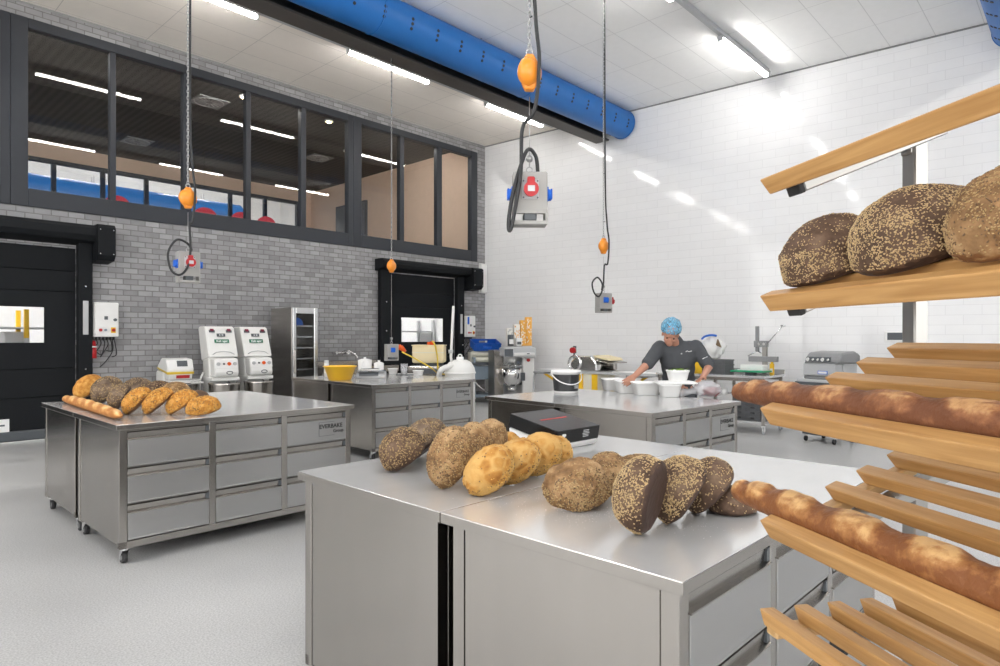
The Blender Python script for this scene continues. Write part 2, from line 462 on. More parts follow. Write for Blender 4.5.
# brick wall, built round the door and window openings
w = MB(); T = .25
for x0, x1, z0, z1 in ((X0, -.62, 0, 3.28), (-.62, 2.66, 2.75, 3.28), (2.66, 8.27, 0, 3.28), (8.27, 10.2, 2.82, 3.28), (10.2, 11.45, 0, 3.28),
                       (10.93, 11.45, 3.28, 5.9), (X0, -3.42, 3.28, 5.9), (X0, 11.45, 5.9, 6.3)):
    w.box(x0, x1, 0, T, z0, z1)
struct(w.build('wall_back', 'brick_grey', loc=(0, YB, 0)))
wl = math.hypot(15.2, 15.2 * WSL)
o = MB().box(0, wl, 0, .2, 0, ZC + .1).build('wall_right', 'brick_white', loc=(WX, YB, 0)); o.rotation_euler.z = math.atan2(-1, WSL); struct(o)
b = MB()                                        # the two walls behind the camera, with window openings added for even daylight
for y0, y1, z0, z1 in ((Y0, YB, 0, 1.0), (Y0, YB, 5.3, ZC), (Y0, -3, 1, 5.3), (8.6, YB, 1, 5.3)): b.box(X0 - .2, X0, y0, y1, z0, z1)
struct(b.build('wall_left', 'white_wall'))
b = MB()
for x0, x1, z0, z1 in ((X0, 12.6, 0, 1.0), (X0, 12.6, 5.3, ZC), (X0, -3.6, 1, 5.3), (3.2, 12.6, 1, 5.3)): b.box(x0, x1, Y0 - .2, Y0, z0, z1)
struct(b.build('wall_front', 'white_wall'))
b = MB()  # frames of the added daylight openings, out of view
for k in range(9): b.box(X0 - .14, X0 - .06, -3 + 11.6 * k / 8 - .04, -3 + 11.6 * k / 8 + .04, 1, 5.3)
for z in (1.0, 3.15, 5.24): b.box(X0 - .14, X0 - .06, -3, 8.6, z, z + .06)
struct(b.build('added_window_5', 'anthracite'))
b = MB()
for k in range(6): b.box(-3.6 + 6.8 * k / 5 - .04, -3.6 + 6.8 * k / 5 + .04, Y0 - .14, Y0 - .06, 1, 5.3)
for z in (1.0, 3.15, 5.24): b.box(-3.6, 3.2, Y0 - .14, Y0 - .06, z, z + .06)
struct(b.build('added_window_6', 'anthracite'))
# dark strips put in for the line of shade where ceiling meets walls
o = MB().box(0, wl, -.012, -.001, ZC - .025, ZC - .001).build('shade_strip_1', 'midgrey', loc=(WX, YB, 0)); o.rotation_euler.z = math.atan2(-1, WSL); struct(o)
struct(MB().box(X0, WX, YB - .014, YB - .002, ZC - .03, ZC - .001).build('shade_strip_2', 'midgrey'))
# steel beam
b = MB().box(X0, 11.42, 7.62, 7.64, 5.62, ZC - .002).m(1).box(X0, 11.42, 7.47, 7.79, 5.585, 5.615)
struct(b.build('beam', ['beam_black', 'flange_grey']))

def window(name, x0, x1, y, z0, z1, left, right, mull, mw, bot, top, dep=.12, glassmat='pane_glass', inset=.02):
    f = MB()
    f.box(x0, x0 + left, y - inset, y + dep, z0, z1, .006); f.box(x1 - right, x1, y - inset, y + dep, z0, z1, .006)
    f.box(x0 + left, x1 - right, y - inset, y + dep, z0, z0 + bot, .006); f.box(x0 + left, x1 - right, y - inset, y + dep, z1 - top, z1, .006)
    for a, c in mull: f.box(a, c, y - inset + .01, y + dep - .01, z0 + bot, z1 - top, .006)
    o = struct(f.build(name, 'anthracite'))
    MB().box(x0 + left, x1 - right, y + .045, y + .053, z0 + bot, z1 - top).build('pane', glassmat, o)
    return o
window('window_1', -3.42, 1.884, YB, 3.28, 5.9, .11, .11, [(a, a + .09) for a in (-2.45, -1.4, -.35, .7)], .09, .25, .14)
window('window_2', 1.886, 7.41, YB, 3.28, 5.9, .20, .11, [(3.10, 3.18), (4.155, 4.25), (5.21, 5.30), (6.27, 6.375)], .09, .25, .14)
window('window_3', 7.412, 10.93, YB, 3.28, 5.9, .20, .20, [(8.60, 8.71), (9.65, 9.80)], .09, .25, .14)

# gallery room behind the windows
YG, XG, ZG = 18.8, 11.2, 6.2
struct(MB().box(X0, XG + .3, YB + .25, YG, 3.15, 3.25).build('floor', 'upper_floor'))
struct(MB().box(X0, XG + .3, YB + .25, YG + .2, ZG, ZG + .1).build('ceiling', 'upper_ceiling'))
struct(MB().box(XG, XG + .2, YB + .25, YG + .2, 3.25, ZG).build('wall_gallery_right', 'peach'))
struct(MB().box(X0 - .2, X0, YB + .25, YG + .2, 3.25, ZG).build('wall_gallery_left', 'peach'))
g = MB()
for x0, x1, z0, z1 in ((X0, XG, 3.25, 4.2), (X0, XG, 5.84, ZG), (10.78, XG, 4.2, 5.84), (X0, -3, 4.2, 5.84)): g.box(x0, x1, 0, .2, z0, z1)
struct(g.build('wall_gallery_back', 'peach', loc=(0, YG, 0)))
window('window_4', -3, 10.78, YG, 4.2, 5.84, .1, .1, [(a, a + .1) for a in (-.15, .92, 1.99, 3.06, 4.08, 5.15, 6.19, 7.3, 8.49, 9.58)], .1, .1, .1)
# the next hall, seen through the gallery
struct(MB().box(X0, 14, 26, 26.2, 0, 8).build('wall_far', 'white_wall'))
struct(MB().box(X0, 14, YG + .2, 26, 7.4, 7.5).build('ceiling', 'white_wall'))
struct(MB().box(X0, 14, YG + .2, 26, 3.0, 3.1).build('floor', 'lightgrey'))
struct(MB().box(14, 14.2, YG + .2, 26, 3.1, 7.4).build('wall_far_right', 'white_wall'))
struct(MB().box(X0 - .2, X0, YG + .2, 26, 3.1, 7.4).build('wall_far_left', 'white_wall'))
# corridor behind the roll-up doors
struct(MB().box(X0, 11.4, 14.6, 14.8, 0, 3.15).build('wall_corridor', 'white_wall'))
struct(MB().box(X0, 11.4, YB + .25, 14.6, -.1, -.002).build('floor', 'lightgrey'))
struct(MB().box(X0, 11.4, YB + .25, 14.6, 3.1, 3.148).build('ceiling', 'white_wall'))
struct(MB().box(11.4, 11.6, YB + .25, 14.6, 0, 3.1).build('wall_corridor_right', 'white_wall'))
struct(MB().box(X0 - .2, X0, YB + .25, 14.6, 0, 3.1).build('wall_corridor_left', 'white_wall'))

# ------------------------------------------------------------------ roll-up doors
def rollup(name, xl, xr, ztop, gl, gr, barrel, motor, vis, strip, lab):
    """Black fabric roll-up door: xl..xr curtain, guides left/right, barrel box, motor box, see-through strip."""
    d = thing(name, None, None, (0, 0, 0)); struct(d)
    c = MB(); y0, y1 = YB + .03, YB + .045
    vx0, vx1, vz0, vz1 = vis
    for a in ((xl, vx0, .16, ztop), (vx1, xr, .16, ztop), (vx0, vx1, .16, vz0), (vx0, vx1, vz1, ztop)): c.box(a[0], a[1], y0, y1, a[2], a[3])
    for z in (.62, 1.02, 2.12, 2.42):            # welded seams of the fabric
        c.tube([(xl, y0 - .002, z), (xr, y0 - .002, z)], .006, 6)
    c.build('door_curtain', 'door_black', d)
    MB().box(vx0, vx1, y0 + .004, y0 + .008, vz0, vz1).build('vision_panel', 'vision_glass', d)
    MB().box(xl, xr, YB - .03, YB + .06, .03, .165, .02).build('bottom_bar', 'slate', d)
    for s, (a, b2) in enumerate((gl, gr)):
        r = MB().box(a, b2, YB - .12, YB + .0, 0, ztop, .006).box(a + .012, b2 - .012, YB - .124, YB - .118, .05, ztop - .05)
        for z in (.4, 1.0, 1.6, 2.2): r.m(1).cyl((.5 * (a + b2), YB - .132, z), (.5 * (a + b2), YB - .122, z), .012, n=8); r.m(0)
        r.build('guide_rail', ['door_black', 'chrome'], d)
    bx0, bx1, bz0, bz1 = barrel
    bb = MB().prism([(YB - .001, bz0), (YB - .26, bz0 + .06), (YB - .30, bz0 + .13), (YB - .30, bz1 - .05), (YB - .26, bz1), (YB - .001, bz1)], bx0, bx1, 'X')
    bb.build('barrel_housing', 'anthracite' if False else 'door_black', d)
    mx0, mx1, mz0, mz1 = motor
    mo = MB().prism([(YB - .001, mz0), (YB - .30, mz0 + .03), (YB - .36, mz0 + .10), (YB - .36, mz1 - .04), (YB - .32, mz1), (YB - .001, mz1)], mx0, mx1, 'X', .006)
    for px_, pz_ in ((mx0 + .03, mz0 + .12), (mx1 - .03, mz0 + .12), (mx0 + .03, mz1 - .08), (mx1 - .03, mz1 - .08)): mo.m(1).cyl((px_, YB - .366, pz_), (px_, YB - .358, pz_), .008, n=8)
    mo.build('motor_box', ['door_black', 'chrome'], d)
    sx = .5 * (gr[0] + gr[1])
    MB().box(sx - .035, sx + .035, YB - .134, YB - .125, strip[0], strip[1], .004).build('sensor_strip', 'lightgrey', d)['label'] = 'pale grey sensor strip'
    return d
d1 = rollup('door_1', -.62, 2.66, 2.9, (-.80, -.62), (2.66, 2.84), (-.9, 2.845, 2.80, 3.08), (2.845, 3.075, 2.55, 3.10), (.40, 2.28, 1.385, 1.885), (1.50, 1.99), 1)
lb = MB().box(1.45, 1.88, YB + .02, YB + .027, .165, .34).build('name_plate', 'white_plastic', d1); lb['label'] = 'white maker plate low on the curtain'
MB().box(1.62, 1.83, YB + .0185, YB + .0199, .245, .268).box(1.60, 1.72, YB + .0185, YB + .0199, .215, .232).build('printed_lines', 'slate', lb)
d2 = rollup('door_2', 8.27, 10.2, 2.9, (8.02, 8.28), (10.19, 10.40), (7.95, 10.47, 2.84, 3.08), (10.47, 10.79, 2.56, 3.08), (8.66, 9.865, 1.365, 1.89), (1.55, 2.0), 2)

# ------------------------------------------------------------------ ducts, rails, lamps
def duct(label, y, zc, r, x0, x1, grp, holes=True, seed=1, name='ventilation_duct'):
    t = thing(name, label, 'duct', (x1, y, zc), 0, grp)
    b = MB(); L = x1 - x0
    b.cyl((-L, 0, 0), (-.06, 0, 0), r, n=48, caps=False)
    prof = [(r * math.cos(a), .06 * math.sin(a)) for a in [PI / 2 * k / 6 for k in range(7)]]
    n = 48
    for k in range(6):
        r0, h0 = prof[k]; r1, h1 = prof[k + 1]
        b.cyl((-.06 + h0, 0, 0), (-.06 + h1, 0, 0), max(r0, .001), max(r1, .001), n=48, caps=False)
    b.build('duct_tube', 'blue_duct', t)
    x = -.06
    while x > -L:
        MB().torus((x, 0, 0), r + .002, .008, 48, 6, Matrix.Rotation(PI / 2, 3, 'Y')).build('joint_ring', 'blue_duct', t); x -= 3.1
    if holes:
        h = MB(); x = -.35; i = 0
        while x > -min(L, 10):
            for a in (-150, -163, -176, -40, -52, -64):
                aa = math.radians(a); nrm = Vector((0, math.cos(aa), math.sin(aa)))
                off = .035 * ((a % 13) / 13)
                p = Vector((x + (.05 if a < -100 else 0) + off, 0, 0)) + nrm * r
                h.cyl(p - nrm * .004, p + nrm * .006, .022, n=10)
            x -= .46
        h.build('nozzle', 'black', t)['kind'] = 'stuff'
    hg = MB()
    for k in range(3):
        xx = -1.2 - 3.1 * k
        for s in (-1, 1): hg.cyl((xx, s * .1, r * .9), (xx, s * .1, max(r + .002, ZC - zc - .001) if zc < 6.11 else r + .3), .008, n=6)
    hg.build('hanger', 'midgrey', t)
    return t
duct('long round blue air duct running beside the black steel beam', 7.10, 5.82, .28, -2, 11.42, None)
duct('blue air duct whose tip shows in the top right corner of the room', .80, 5.80, .28, -3, 11.55, None)
duct('broad blue duct in the hall seen through the gallery windows', 21.2, 5.32, .60, -4, 9.9, None, False)

def strip_light(x0, x1, y, z, label, grp, mat='tube_light', wd=.075, rail=True):
    t = thing('ceiling_light', label, 'ceiling light', (.5 * (x0 + x1), y, z), 0, grp)
    h = .5 * (x1 - x0)
    hw = wd * (.72 if wd > .07 else .5)
    MB().box(-h, h, -hw, hw, -.012, .03, .004).build('housing', 'lightgrey', t)
    c = MB().box(-h, h, -wd * .42, wd * .42, -.055, -.013, .018, seg=2)
    c.build('diffuser', mat, t)
    e = MB()
    for s in (-1, 1): e.box(s * h - .006, s * h + .012, -wd * .5, wd * .5, -.058, .03, .004)
    e.build('end_cap', 'lightgrey', t)
    return t
ZL = 5.985
def rail(y, x1, label):
    o = MB().box(X0 + .1, x1, y - .035, y + .035, ZL + .031, ZL + .075, .004).box(X0 + .1, x1, y - .012, y + .012, ZL + .075, ZC - .001).build('lighting_rail', 'lightgrey')
    tag(o, label, 'lighting rail')
rail(8.63, 11.0, 'grey lighting rail on the ceiling beside the black beam')
rail(4.14, 11.3, 'grey lighting rail on the ceiling right of the blue duct')
rail(-.4, 11.3, 'grey lighting rail above the bread rack, out of the picture')
G = 'strip lights under the ceiling'
strip_light(2.62, 4.29, 8.63, ZL, 'glowing strip light at the top edge, first of the three before the beam', G)
strip_light(5.79, 7.44, 8.63, ZL, 'glowing strip light on the beam side rail, middle one of three', G)
strip_light(8.91, 10.62, 8.63, ZL, 'glowing strip light on the beam side rail, nearest the white wall', G)
strip_light(9.36, 11.19, 4.14, ZL, 'glowing strip light right of the blue duct, near the white wall', G)
OUT = 'white strip light on a ceiling rail outside the picture'
for x, y in ((-.5, 8.63), (-3.5, 8.63), (7.0, 4.14), (3.9, 4.14), (.8, 4.14), (-2.3, 4.14), (9.8, -.4), (6.7, -.4), (3.6, -.4), (.5, -.4), (-2.6, -.4)):
    strip_light(x - .83, x + .83, y, ZL, OUT, 'strip lights outside the picture')
# gallery lamps; the strips above the window head are added unseen for light
for x in (-1.5, 2.2, 5.9, 9.4): strip_light(x - .8, x + .8, 11.42, 6.165, 'white strip light added unseen above the window head to light the gallery', 'added gallery strip lights', 'upper_tube', .05)
for x in (1.5, 5.5, 9): strip_light(x - .9, x + .9, 22.6, 7.3, 'white strip light in the hall beyond the gallery', 'strip lights in the hall beyond', 'upper_tube')
for x in (.8, 5.0, 9.2): strip_light(x - .8, x + .8, 12.9, 3.03, 'white strip light in the corridor behind the doors', 'corridor strip lights', 'corridor_tube')
for px, py, lab in ((244, 97.5, 'warm round downlight near the second gallery mullion'), (329, 122, 'warm round downlight in the wide dark gallery pane'), (347, 151.5, 'small warm downlight beside the broad window post')):
    p = atz(px, py, 6.17)
    t = thing('downlight', lab, 'downlight', p, 0, 'warm gallery downlights')
    MB().lathe([(.09, .03), (.10, 0), (.075, -.006), (.06, .01)], n=20).build('rim', 'lightgrey', t)
    MB().lathe([(.062, .012), (.03, -.02), (.001, -.03)], n=16).build('bulb', 'downlight', t)
for px, py, lab in ((137, 141.5, 'round swirl vent grille in the dark gallery ceiling, lowest left'), (209, 102, 'round swirl vent grille in the gallery ceiling behind the chain'), (318, 158, 'round swirl vent grille in the gallery ceiling right of the mullions')):
    p = atz(px, py, 6.19)
    t = thing('ceiling_vent', lab, 'ceiling vent', p, 0, 'gallery ceiling vents')
    MB().box(-.3, .3, -.3, .3, -.008, .008, .003).build('plate', 'midgrey', t)
    s = MB()
    for k in range(16):
        a = 2 * PI * k / 16; M = Matrix.Rotation(a, 4, 'Z')
        s.box(.07, .25, -.012, .012, -.016, -.006, 0, M)
    s.torus((0, 0, -.012), .27, .01, 24, 6)
    s.build('vane', 'lightgrey', t)

# gallery furniture
for px, py, dia, lab in ((117, 195.5, .46, 'red round-backed chair behind the gallery window, leftmost'), (205, 207.5, .48, 'red round-backed chair in the gallery right of the orange reel'),
                         (241, 212, .42, 'red round-backed chair tucked behind the third gallery mullion'), (266, 216.5, .42, 'red round-backed chair beside the white gallery panes')):
    d = ray(px, py); k = 13.2 / d.y; p = d * k; zt = HCAM + p.z
    t = thing('chair', lab, 'chair', (p.x, 13.2, 3.25), math.atan2(-p.x, 13.2), 'red gallery chairs')
    h = zt - 3.25; r = dia / 2
    MB().cyl((0, -.02, h - r), (0, .02, h - r), r, n=28).build('backrest', 'red_chair', t)
    MB().box(-.22, .22, -.48, -.05, .42, .48, .02).build('seat', 'red_chair', t)
    for sx in (-.19, .19):
        MB().cyl((sx, -.44, 0), (sx, -.42, .42), .013, n=8).build('leg', 'chrome', t)
        MB().cyl((sx, .02, 0), (sx * .6, 0, h - r * 1.2), .013, n=8).build('leg', 'chrome', t)
t = thing('wall_mounted_screen', 'dark flat screen hung on the peach gallery wall', 'screen', (XG - .004, 16.45, 4.95))
MB().box(-.09, 0, -.78, .78, -.55, .55, .01).build('casing', 'anthracite', t)
MB().box(-.094, -.09, -.74, .74, -.5, .5).build('screen', 'slate', t)

# corridor racks glimpsed through the door windows
def store_rack(x, label, postmat, ymat, n):
    t = thing('storage_rack', label, 'storage rack', (x, 12.9, 0), 0)
    for k in range(n + 1):
        for y in (0, .6): MB().box(k * 1.1 - .03, k * 1.1 + .03, y - .03, y + .03, 0, 1.9).m(1).box(k * 1.1 - .032, k * 1.1 + .032, y - .032, y + .032, 1.45, 1.92).build('upright', [postmat, ymat], t)
    for z in (.5, .95, 1.3, 1.6): MB().box(-.03, n * 1.1 + .03, -.02, .62, z, z + .03).build('shelf', 'lightgrey', t)
store_rack(1.35, 'storage rack with yellow posts behind the left door window', 'lightgrey', 'yellow', 2)
store_rack(10.2, 'pale storage rack glimpsed through the right door window', 'lightgrey', 'lightgrey', 1)
for k, (x, z, w_, h_, mt) in enumerate(((1.25, .98, .35, .24, 'white'), (1.75, .98, .3, .2, 'card_brown'), (1.3, 1.33, .3, .2, 'lightgrey'), (2.35, 1.33, .34, .22, 'white'), (2.9, .98, .3, .26, 'white'), (1.8, 1.63, .35, .2, 'white'))):
    o = MB().box(-w_ / 2, w_ / 2, 0, .35, 0, h_, .01).m(0).box(-.05, .05, -.001, .0, h_ * .6, h_ * .75).build('box', mt, loc=(x, 13.0, z + .002))
    tag(o, ['white box on the left end of the corridor rack', 'brown box beside a white one on the corridor rack', 'grey box on the upper corridor rack shelf', 'white box right on the upper corridor shelf', 'tall white box right on the lower corridor shelf', 'white box on the topmost corridor shelf'][k], 'box', 'boxes on the corridor rack')

# ------------------------------------------------------------------ wall fittings
def control_box(x0, x1, z0, z1, label, blue, plugx, plugz):
    t = thing('control_box', label, 'control box', (x0, YB, z0), 0)
    W, H = x1 - x0, z1 - z0
    b = MB().box(0, W, -.2, -.001, 0, H, .012).m(1).box(.01, W - .01, -.204, -.2, .01, H - .01, .003)
    b.build('casing', ['white_enamel', 'white'], t)
    MB().box(W * .38, W * .53, -.209, -.204, H * .50, H * .60).build('display', 'slate', t)
    MB().cyl((W * .83, -.23, H * .5), (W * .83, -.204, H * .5), .022, n=14).build('knob', 'slate', t)
    MB().cyl((W * .22, -.222, H * .2), (W * .22, -.204, H * .2), .022, n=14).build('stop_button', 'red', t)
    MB().cyl((W * .43, -.222, H * .2), (W * .43, -.204, H * .2), .018, n=14).build('button', 'bluegrey' if not blue else 'red', t)
    MB().box(W * .66, W * .86, -.208, -.204, H * .12, H * .28).m(1).cyl((W * .76, -.23, H * .2), (W * .76, -.208, H * .2), .024, n=14).build('main_switch', ['yellow', 'red'], t)
    if blue: MB().box(W * .08, W * .28, -.208, -.204, H * .6, H * .95).build('label_strip', 'blue', t)
    c = MB()
    for k in range(6):
        xx = W * (.12 + .15 * k); c.cyl((xx, -.1, -.04), (xx, -.1, 0), .014, n=8)
        c.tube(smooth_curve([(xx, -.1, -.03), (xx + .02, -.1, -.1), (xx - .05 + .02 * k, -.06, -.16 - .05 * (k % 3)), (xx - .15 + .03 * k, -.02, -.2 - .1 * (k % 2))], 5), .007, 6)
    c.tube(smooth_curve([(W * .8, -.1, -.02), (W * .85, -.08, -.2), (W * .6, -.04, -.36), (W * .35, -.02, -.45)], 5), .007, 6)
    c.build('cable', 'cable', t)
    px_, pz_ = plugx - x0, plugz - z0
    p = MB().cyl((px_, -.08, pz_ - .10), (px_, -.08, pz_ + .06), .045, .04, n=16).m(1).cyl((px_, -.08, pz_ + .06), (px_, -.08, pz_ + .08), .048, n=16).m(0).cyl((px_, -.08, pz_ + .08), (px_, -.08, pz_ + .16), .038, .022, n=16)
    p.box(px_ - .03, px_ + .03, -.06, -.001, pz_ - .02, pz_ + .06)
    p.build('plug', ['red', 'text_white'], t)['label'] = 'red power plug'
    return t
c1 = control_box(2.85, 3.16, 1.465, 1.975, 'white control box with red and yellow switches right of the left door', False, 2.86, 1.25)
MB().cyl((-.06, -.02, -.35), (-.06, -.02, 1.08), .016, n=10).build('conduit', 'midgrey', c1)
control_box(10.39, 10.68, 1.475, 1.965, 'white control box with blue strip right of the far door', True, 10.34, 1.22)
o = MB().box(-.11, .11, -.09, 0, 0, .71, .01).m(1).box(-.09, .09, -.094, -.09, .03, .68).build('wall_unit', ['white', 'white_plastic'], loc=(xw(YB - .16) - .13, YB - .004, 2.53))
tag(o, 'narrow white casing high on the wall in the room corner', 'wall unit')
t = thing('thermostat', 'white wall control with dark display behind the rack post', 'thermostat', (xw(1.6) - .001, 1.6, 0), math.atan2(-1, WSL))
_d = ray(894, 336.5); _k = (WX + WSL * YB) / (_d.x + WSL * _d.y); _p = _d * _k
t.location = (_p.x, _p.y, HCAM + _p.z)
MB().box(-.13, .15, -.05, -.002, -.085, .085, .008).build('casing', 'white_plastic', t)
MB().box(-.085, .13, -.055, -.05, -.055, .06).build('display', 'slate', t)
# ================================================================== STEEL WORKBENCHES
def workbench(label, loc, rotz, L, D, H=.90, logo=False, group=None, fine=True):
    """Drawers face local -y; origin at the front-left floor corner of the worktop's footprint."""
    t = thing('workbench', label, 'workbench', loc, rotz, group)
    ov = .022                                            # worktop overhang
    top = MB().box(0, L, 0, D, H - .034, H, .003, seg=2).topside(2)
    top.mi = [0 if m == 2 else 1 for m in top.mi]
    top.m(1).box(.03, L - .03, .03, D - .03, H - .05, H - .034)
    top.build('worktop', ['steel_top', 'steel_panel'], t)
    z0, z1 = .105, H - .036
    x0, x1, y0, y1 = ov, L - ov, ov, D - .036
    fr = MB(); pw = .048
    for x in (x0, x1 - pw):
        for y in (y0, y1 - pw): fr.box(x, x + pw, y, y + pw, z0, z1, .002)
    fr.box(x0, x1, y0, y0 + .03, z0, z0 + .045, .002).box(x0, x1, y1 - .03, y1, z0, z0 + .045, .002)
    fr.box(x0 + .02, x1 - .02, y0 + .02, y1 - .02, z0 + .01, z0 + .03)
    cw = (x1 - x0 - 2 * pw)
    cols = 3; dv = .045
    for k in (1, 2):
        xx = x0 + pw + cw * k / 3 - dv / 2
        fr.box(xx, xx + dv, y0 + .001, y0 + .04, z0 + .045, z1, .002)
    fr.build('frame', 'steel_panel', t)
    MB().box(x0 + .03, x1 - .03, y0 + .022, y1 - .01, z0 + .03, z1 - .002).build('inner_body', 'steel_dark', t)
    for s, x in enumerate((x0 + .004, x1 - .016)):
        MB().box(x, x + .012, y0 + pw + .003, y1 - pw - .003, z0 + .012, z1 - .001, .002).build('end_panel', 'steel_panel', t)
    MB().box(x0 + pw, x1 - pw, y1 - .014, y1 - .002, z0 + .05, z1 - .01, .002).build('back_panel', 'steel_panel', t)
    # drawers
    zb, zt = z0 + .050, z1 - .006
    ph = (zt - zb) / 3
    for c in range(3):
        a = x0 + pw + cw * c / 3 + (dv / 2 if c else 0) + .003
        b2 = x0 + pw + cw * (c + 1) / 3 - (dv / 2 if c < 2 else 0) - .003
        for r in range(3):
            q0 = zb + r * ph; q1 = q0 + ph
            d = MB()
            d.box(a, b2, y0 - .002, y0 + .018, q0 + .010, q1 - .062, .002)
            # folded bottom lip under the front
            d.box(a, b2, y0 - .004, y0 + .01, q0 + .002, q0 + .011, .002)
            dr = d.build('drawer', 'steel_drawer', t)
            hd = MB().prism([(y0 + .018, q1 - .060), (y0 - .004, q1 - .062), (y0 - .005, q1 - .057), (y0 + .012, q1 - .053), (y0 + .006, q1 - .014), (y0 + .018, q1 - .010)], a, b2, 'X')
            hd.m(1).box(b2 - .020, b2 - .001, y0 + .002, y0 + .02, q1 - .052, q1 - .016)
            hd.build('handle', ['steel_panel', 'slate'], dr)
    if logo:
        xr = x1 - pw - .012
        zz = zb + 2 * ph
        lg = MB().box(xr - .235, xr - .095, y0 - .0035, y0 - .002, zz + .045, zz + .047)
        lg.box(xr - .235, xr - .233, y0 - .0035, y0 - .002, zz + .045, zz + .155).box(xr - .235, xr - .095, y0 - .0035, y0 - .002, zz + .153, zz + .155)
        lo = lg.build('logo', 'slate', t)
        text('EVERBAKE', .046, 'text_black', lo, (xr - .232, y0 - .0032, zz + .105), (PI / 2, 0, 0))
        text('Group', .036, 'text_black', lo, (xr - .108, y0 - .0032, zz + .066), (PI / 2, 0, 0))
    # casters
    for x, y in ((x0 + .045, y0 + .05), (x1 - .045, y0 + .05), (x0 + .045, y1 - .05), (x1 - .045, y1 - .05)):
        c = MB().box(x - .035, x + .035, y - .035, y + .035, z0 - .006, z0, .002).cyl((x, y, z0 - .02), (x, y, z0 - .006), .026, n=14)
        for s in (-1, 1): c.prism([(y - .024, z0 - .02), (y + .024, z0 - .02), (y + .034, .034), (y + .012, .028)], x + s * .022 - .0025, x + s * .022 + .0025, 'X')
        co = c.build('caster', 'chrome', t)
        MB().cyl((x - .015, y + .018, .038), (x + .015, y + .018, .038), .038, n=20).m(1).cyl((x - .019, y + .018, .038), (x + .019, y + .018, .038), .020, n=14).build('wheel', ['rubber', 'midgrey'], co)
    return t

def bench_from(p0, p1, D, label, logo, group, back_label, gap=.045, D2=None):
    """Two units back to back. p0-p1: front worktop edge (drawer side) from left to right corner."""
    p0, p1 = Vector(p0), Vector(p1); d = (p1 - p0); L = d.length; a = math.atan2(d.y, d.x)
    n = Vector((-d.y, d.x)) / L
    workbench(label, (p0.x, p0.y, 0), a, L, D, .90, logo, group)
    D2 = D2 or D
    q = p1 + n * (D + gap + D2)
    workbench(back_label, (q.x, q.y, 0), a + PI, L, D2, .90, False, group)
GB = 'steel drawer benches pushed back to back'
bench_from((1.34, .68), (3.02, .645), .836, 'large steel drawer bench in front with dark half-cut looking rye loaves on it', False, GB,
           'steel bench in front carrying the knobbly golden loaves and the black box', .004, .896)
bench_from((1.32, 4.512), (3.072, 4.485), 1.03, 'steel drawer bench with printed maker mark and a row of golden loaves', True, GB,
           'steel bench on the far side of the left bread island, under the pale stick', .004, 1.03)
bench_from((4.484, 6.205), (6.10, 6.10), 1.04, 'steel drawer bench under the kitchen scale and white tubs', True, GB,
           'steel bench at the back under the edge of the yellow tub', .004, 1.04)
bench_from((4.206, 2.375), (5.53, 2.262), .97, 'steel drawer bench where the man in the hair net works', True, GB,
           'steel bench under the black and white bucket', .004, .90)

# black pastry box on its white base
pA = Vector((2.454, 1.905)); aA = math.radians(-2.5)
t = thing('pastry_box', 'flat black cardboard box with red stripe lying on the bench', 'box', (pA.x, pA.y, .90), aA)
W, Dp = .335, .33
TL = math.radians(10.5)
MB().prism([(.02, .001), (Dp - .005, .001), (Dp - .005, .026 + Dp * math.tan(TL) * .97), (.004, .030), (.004, .022)], .006, W - .006, 'X', .003).build('tray', 'white', t)
M = Matrix.Translation((0, 0, .031)) @ Matrix.Rotation(TL, 4, 'X')
lid = MB().box(0, W, 0, Dp, 0, .070, .003, M).build('lid', 'box_black', t)
MB().box(.07, W * .82, .172, .184, .0702, .0710, 0, M).build('stripe', 'text_red', lid)
hb = MB(); hb.cyl(M @ Vector((.042, -.0016, .044)), M @ Vector((.042, .001, .044)), .0085, n=14); hb.cyl(M @ Vector((.055, -.0016, .044)), M @ Vector((.055, .001, .044)), .0085, n=14)
hb.add([M @ Vector(p) for p in ((.0345, -.0016, .041), (.0625, -.0016, .041), (.0485, -.0016, .024), (.0345, .001, .041), (.0625, .001, .041), (.0485, .001, .024))], [(0, 1, 2), (5, 4, 3), (0, 3, 4, 1), (1, 4, 5, 2), (2, 5, 3, 0)])
hb.build('emblem', 'text_white', lid)
hb = MB()
for k in range(5): hb.box(.20 - (.006 if k == 2 else 0), .245 + (.006 if k == 2 else 0), -.0012, .0, .022 + k * .008, .0255 + k * .008, 0, M)
hb.build('printed_lines', 'lightgrey', lid)
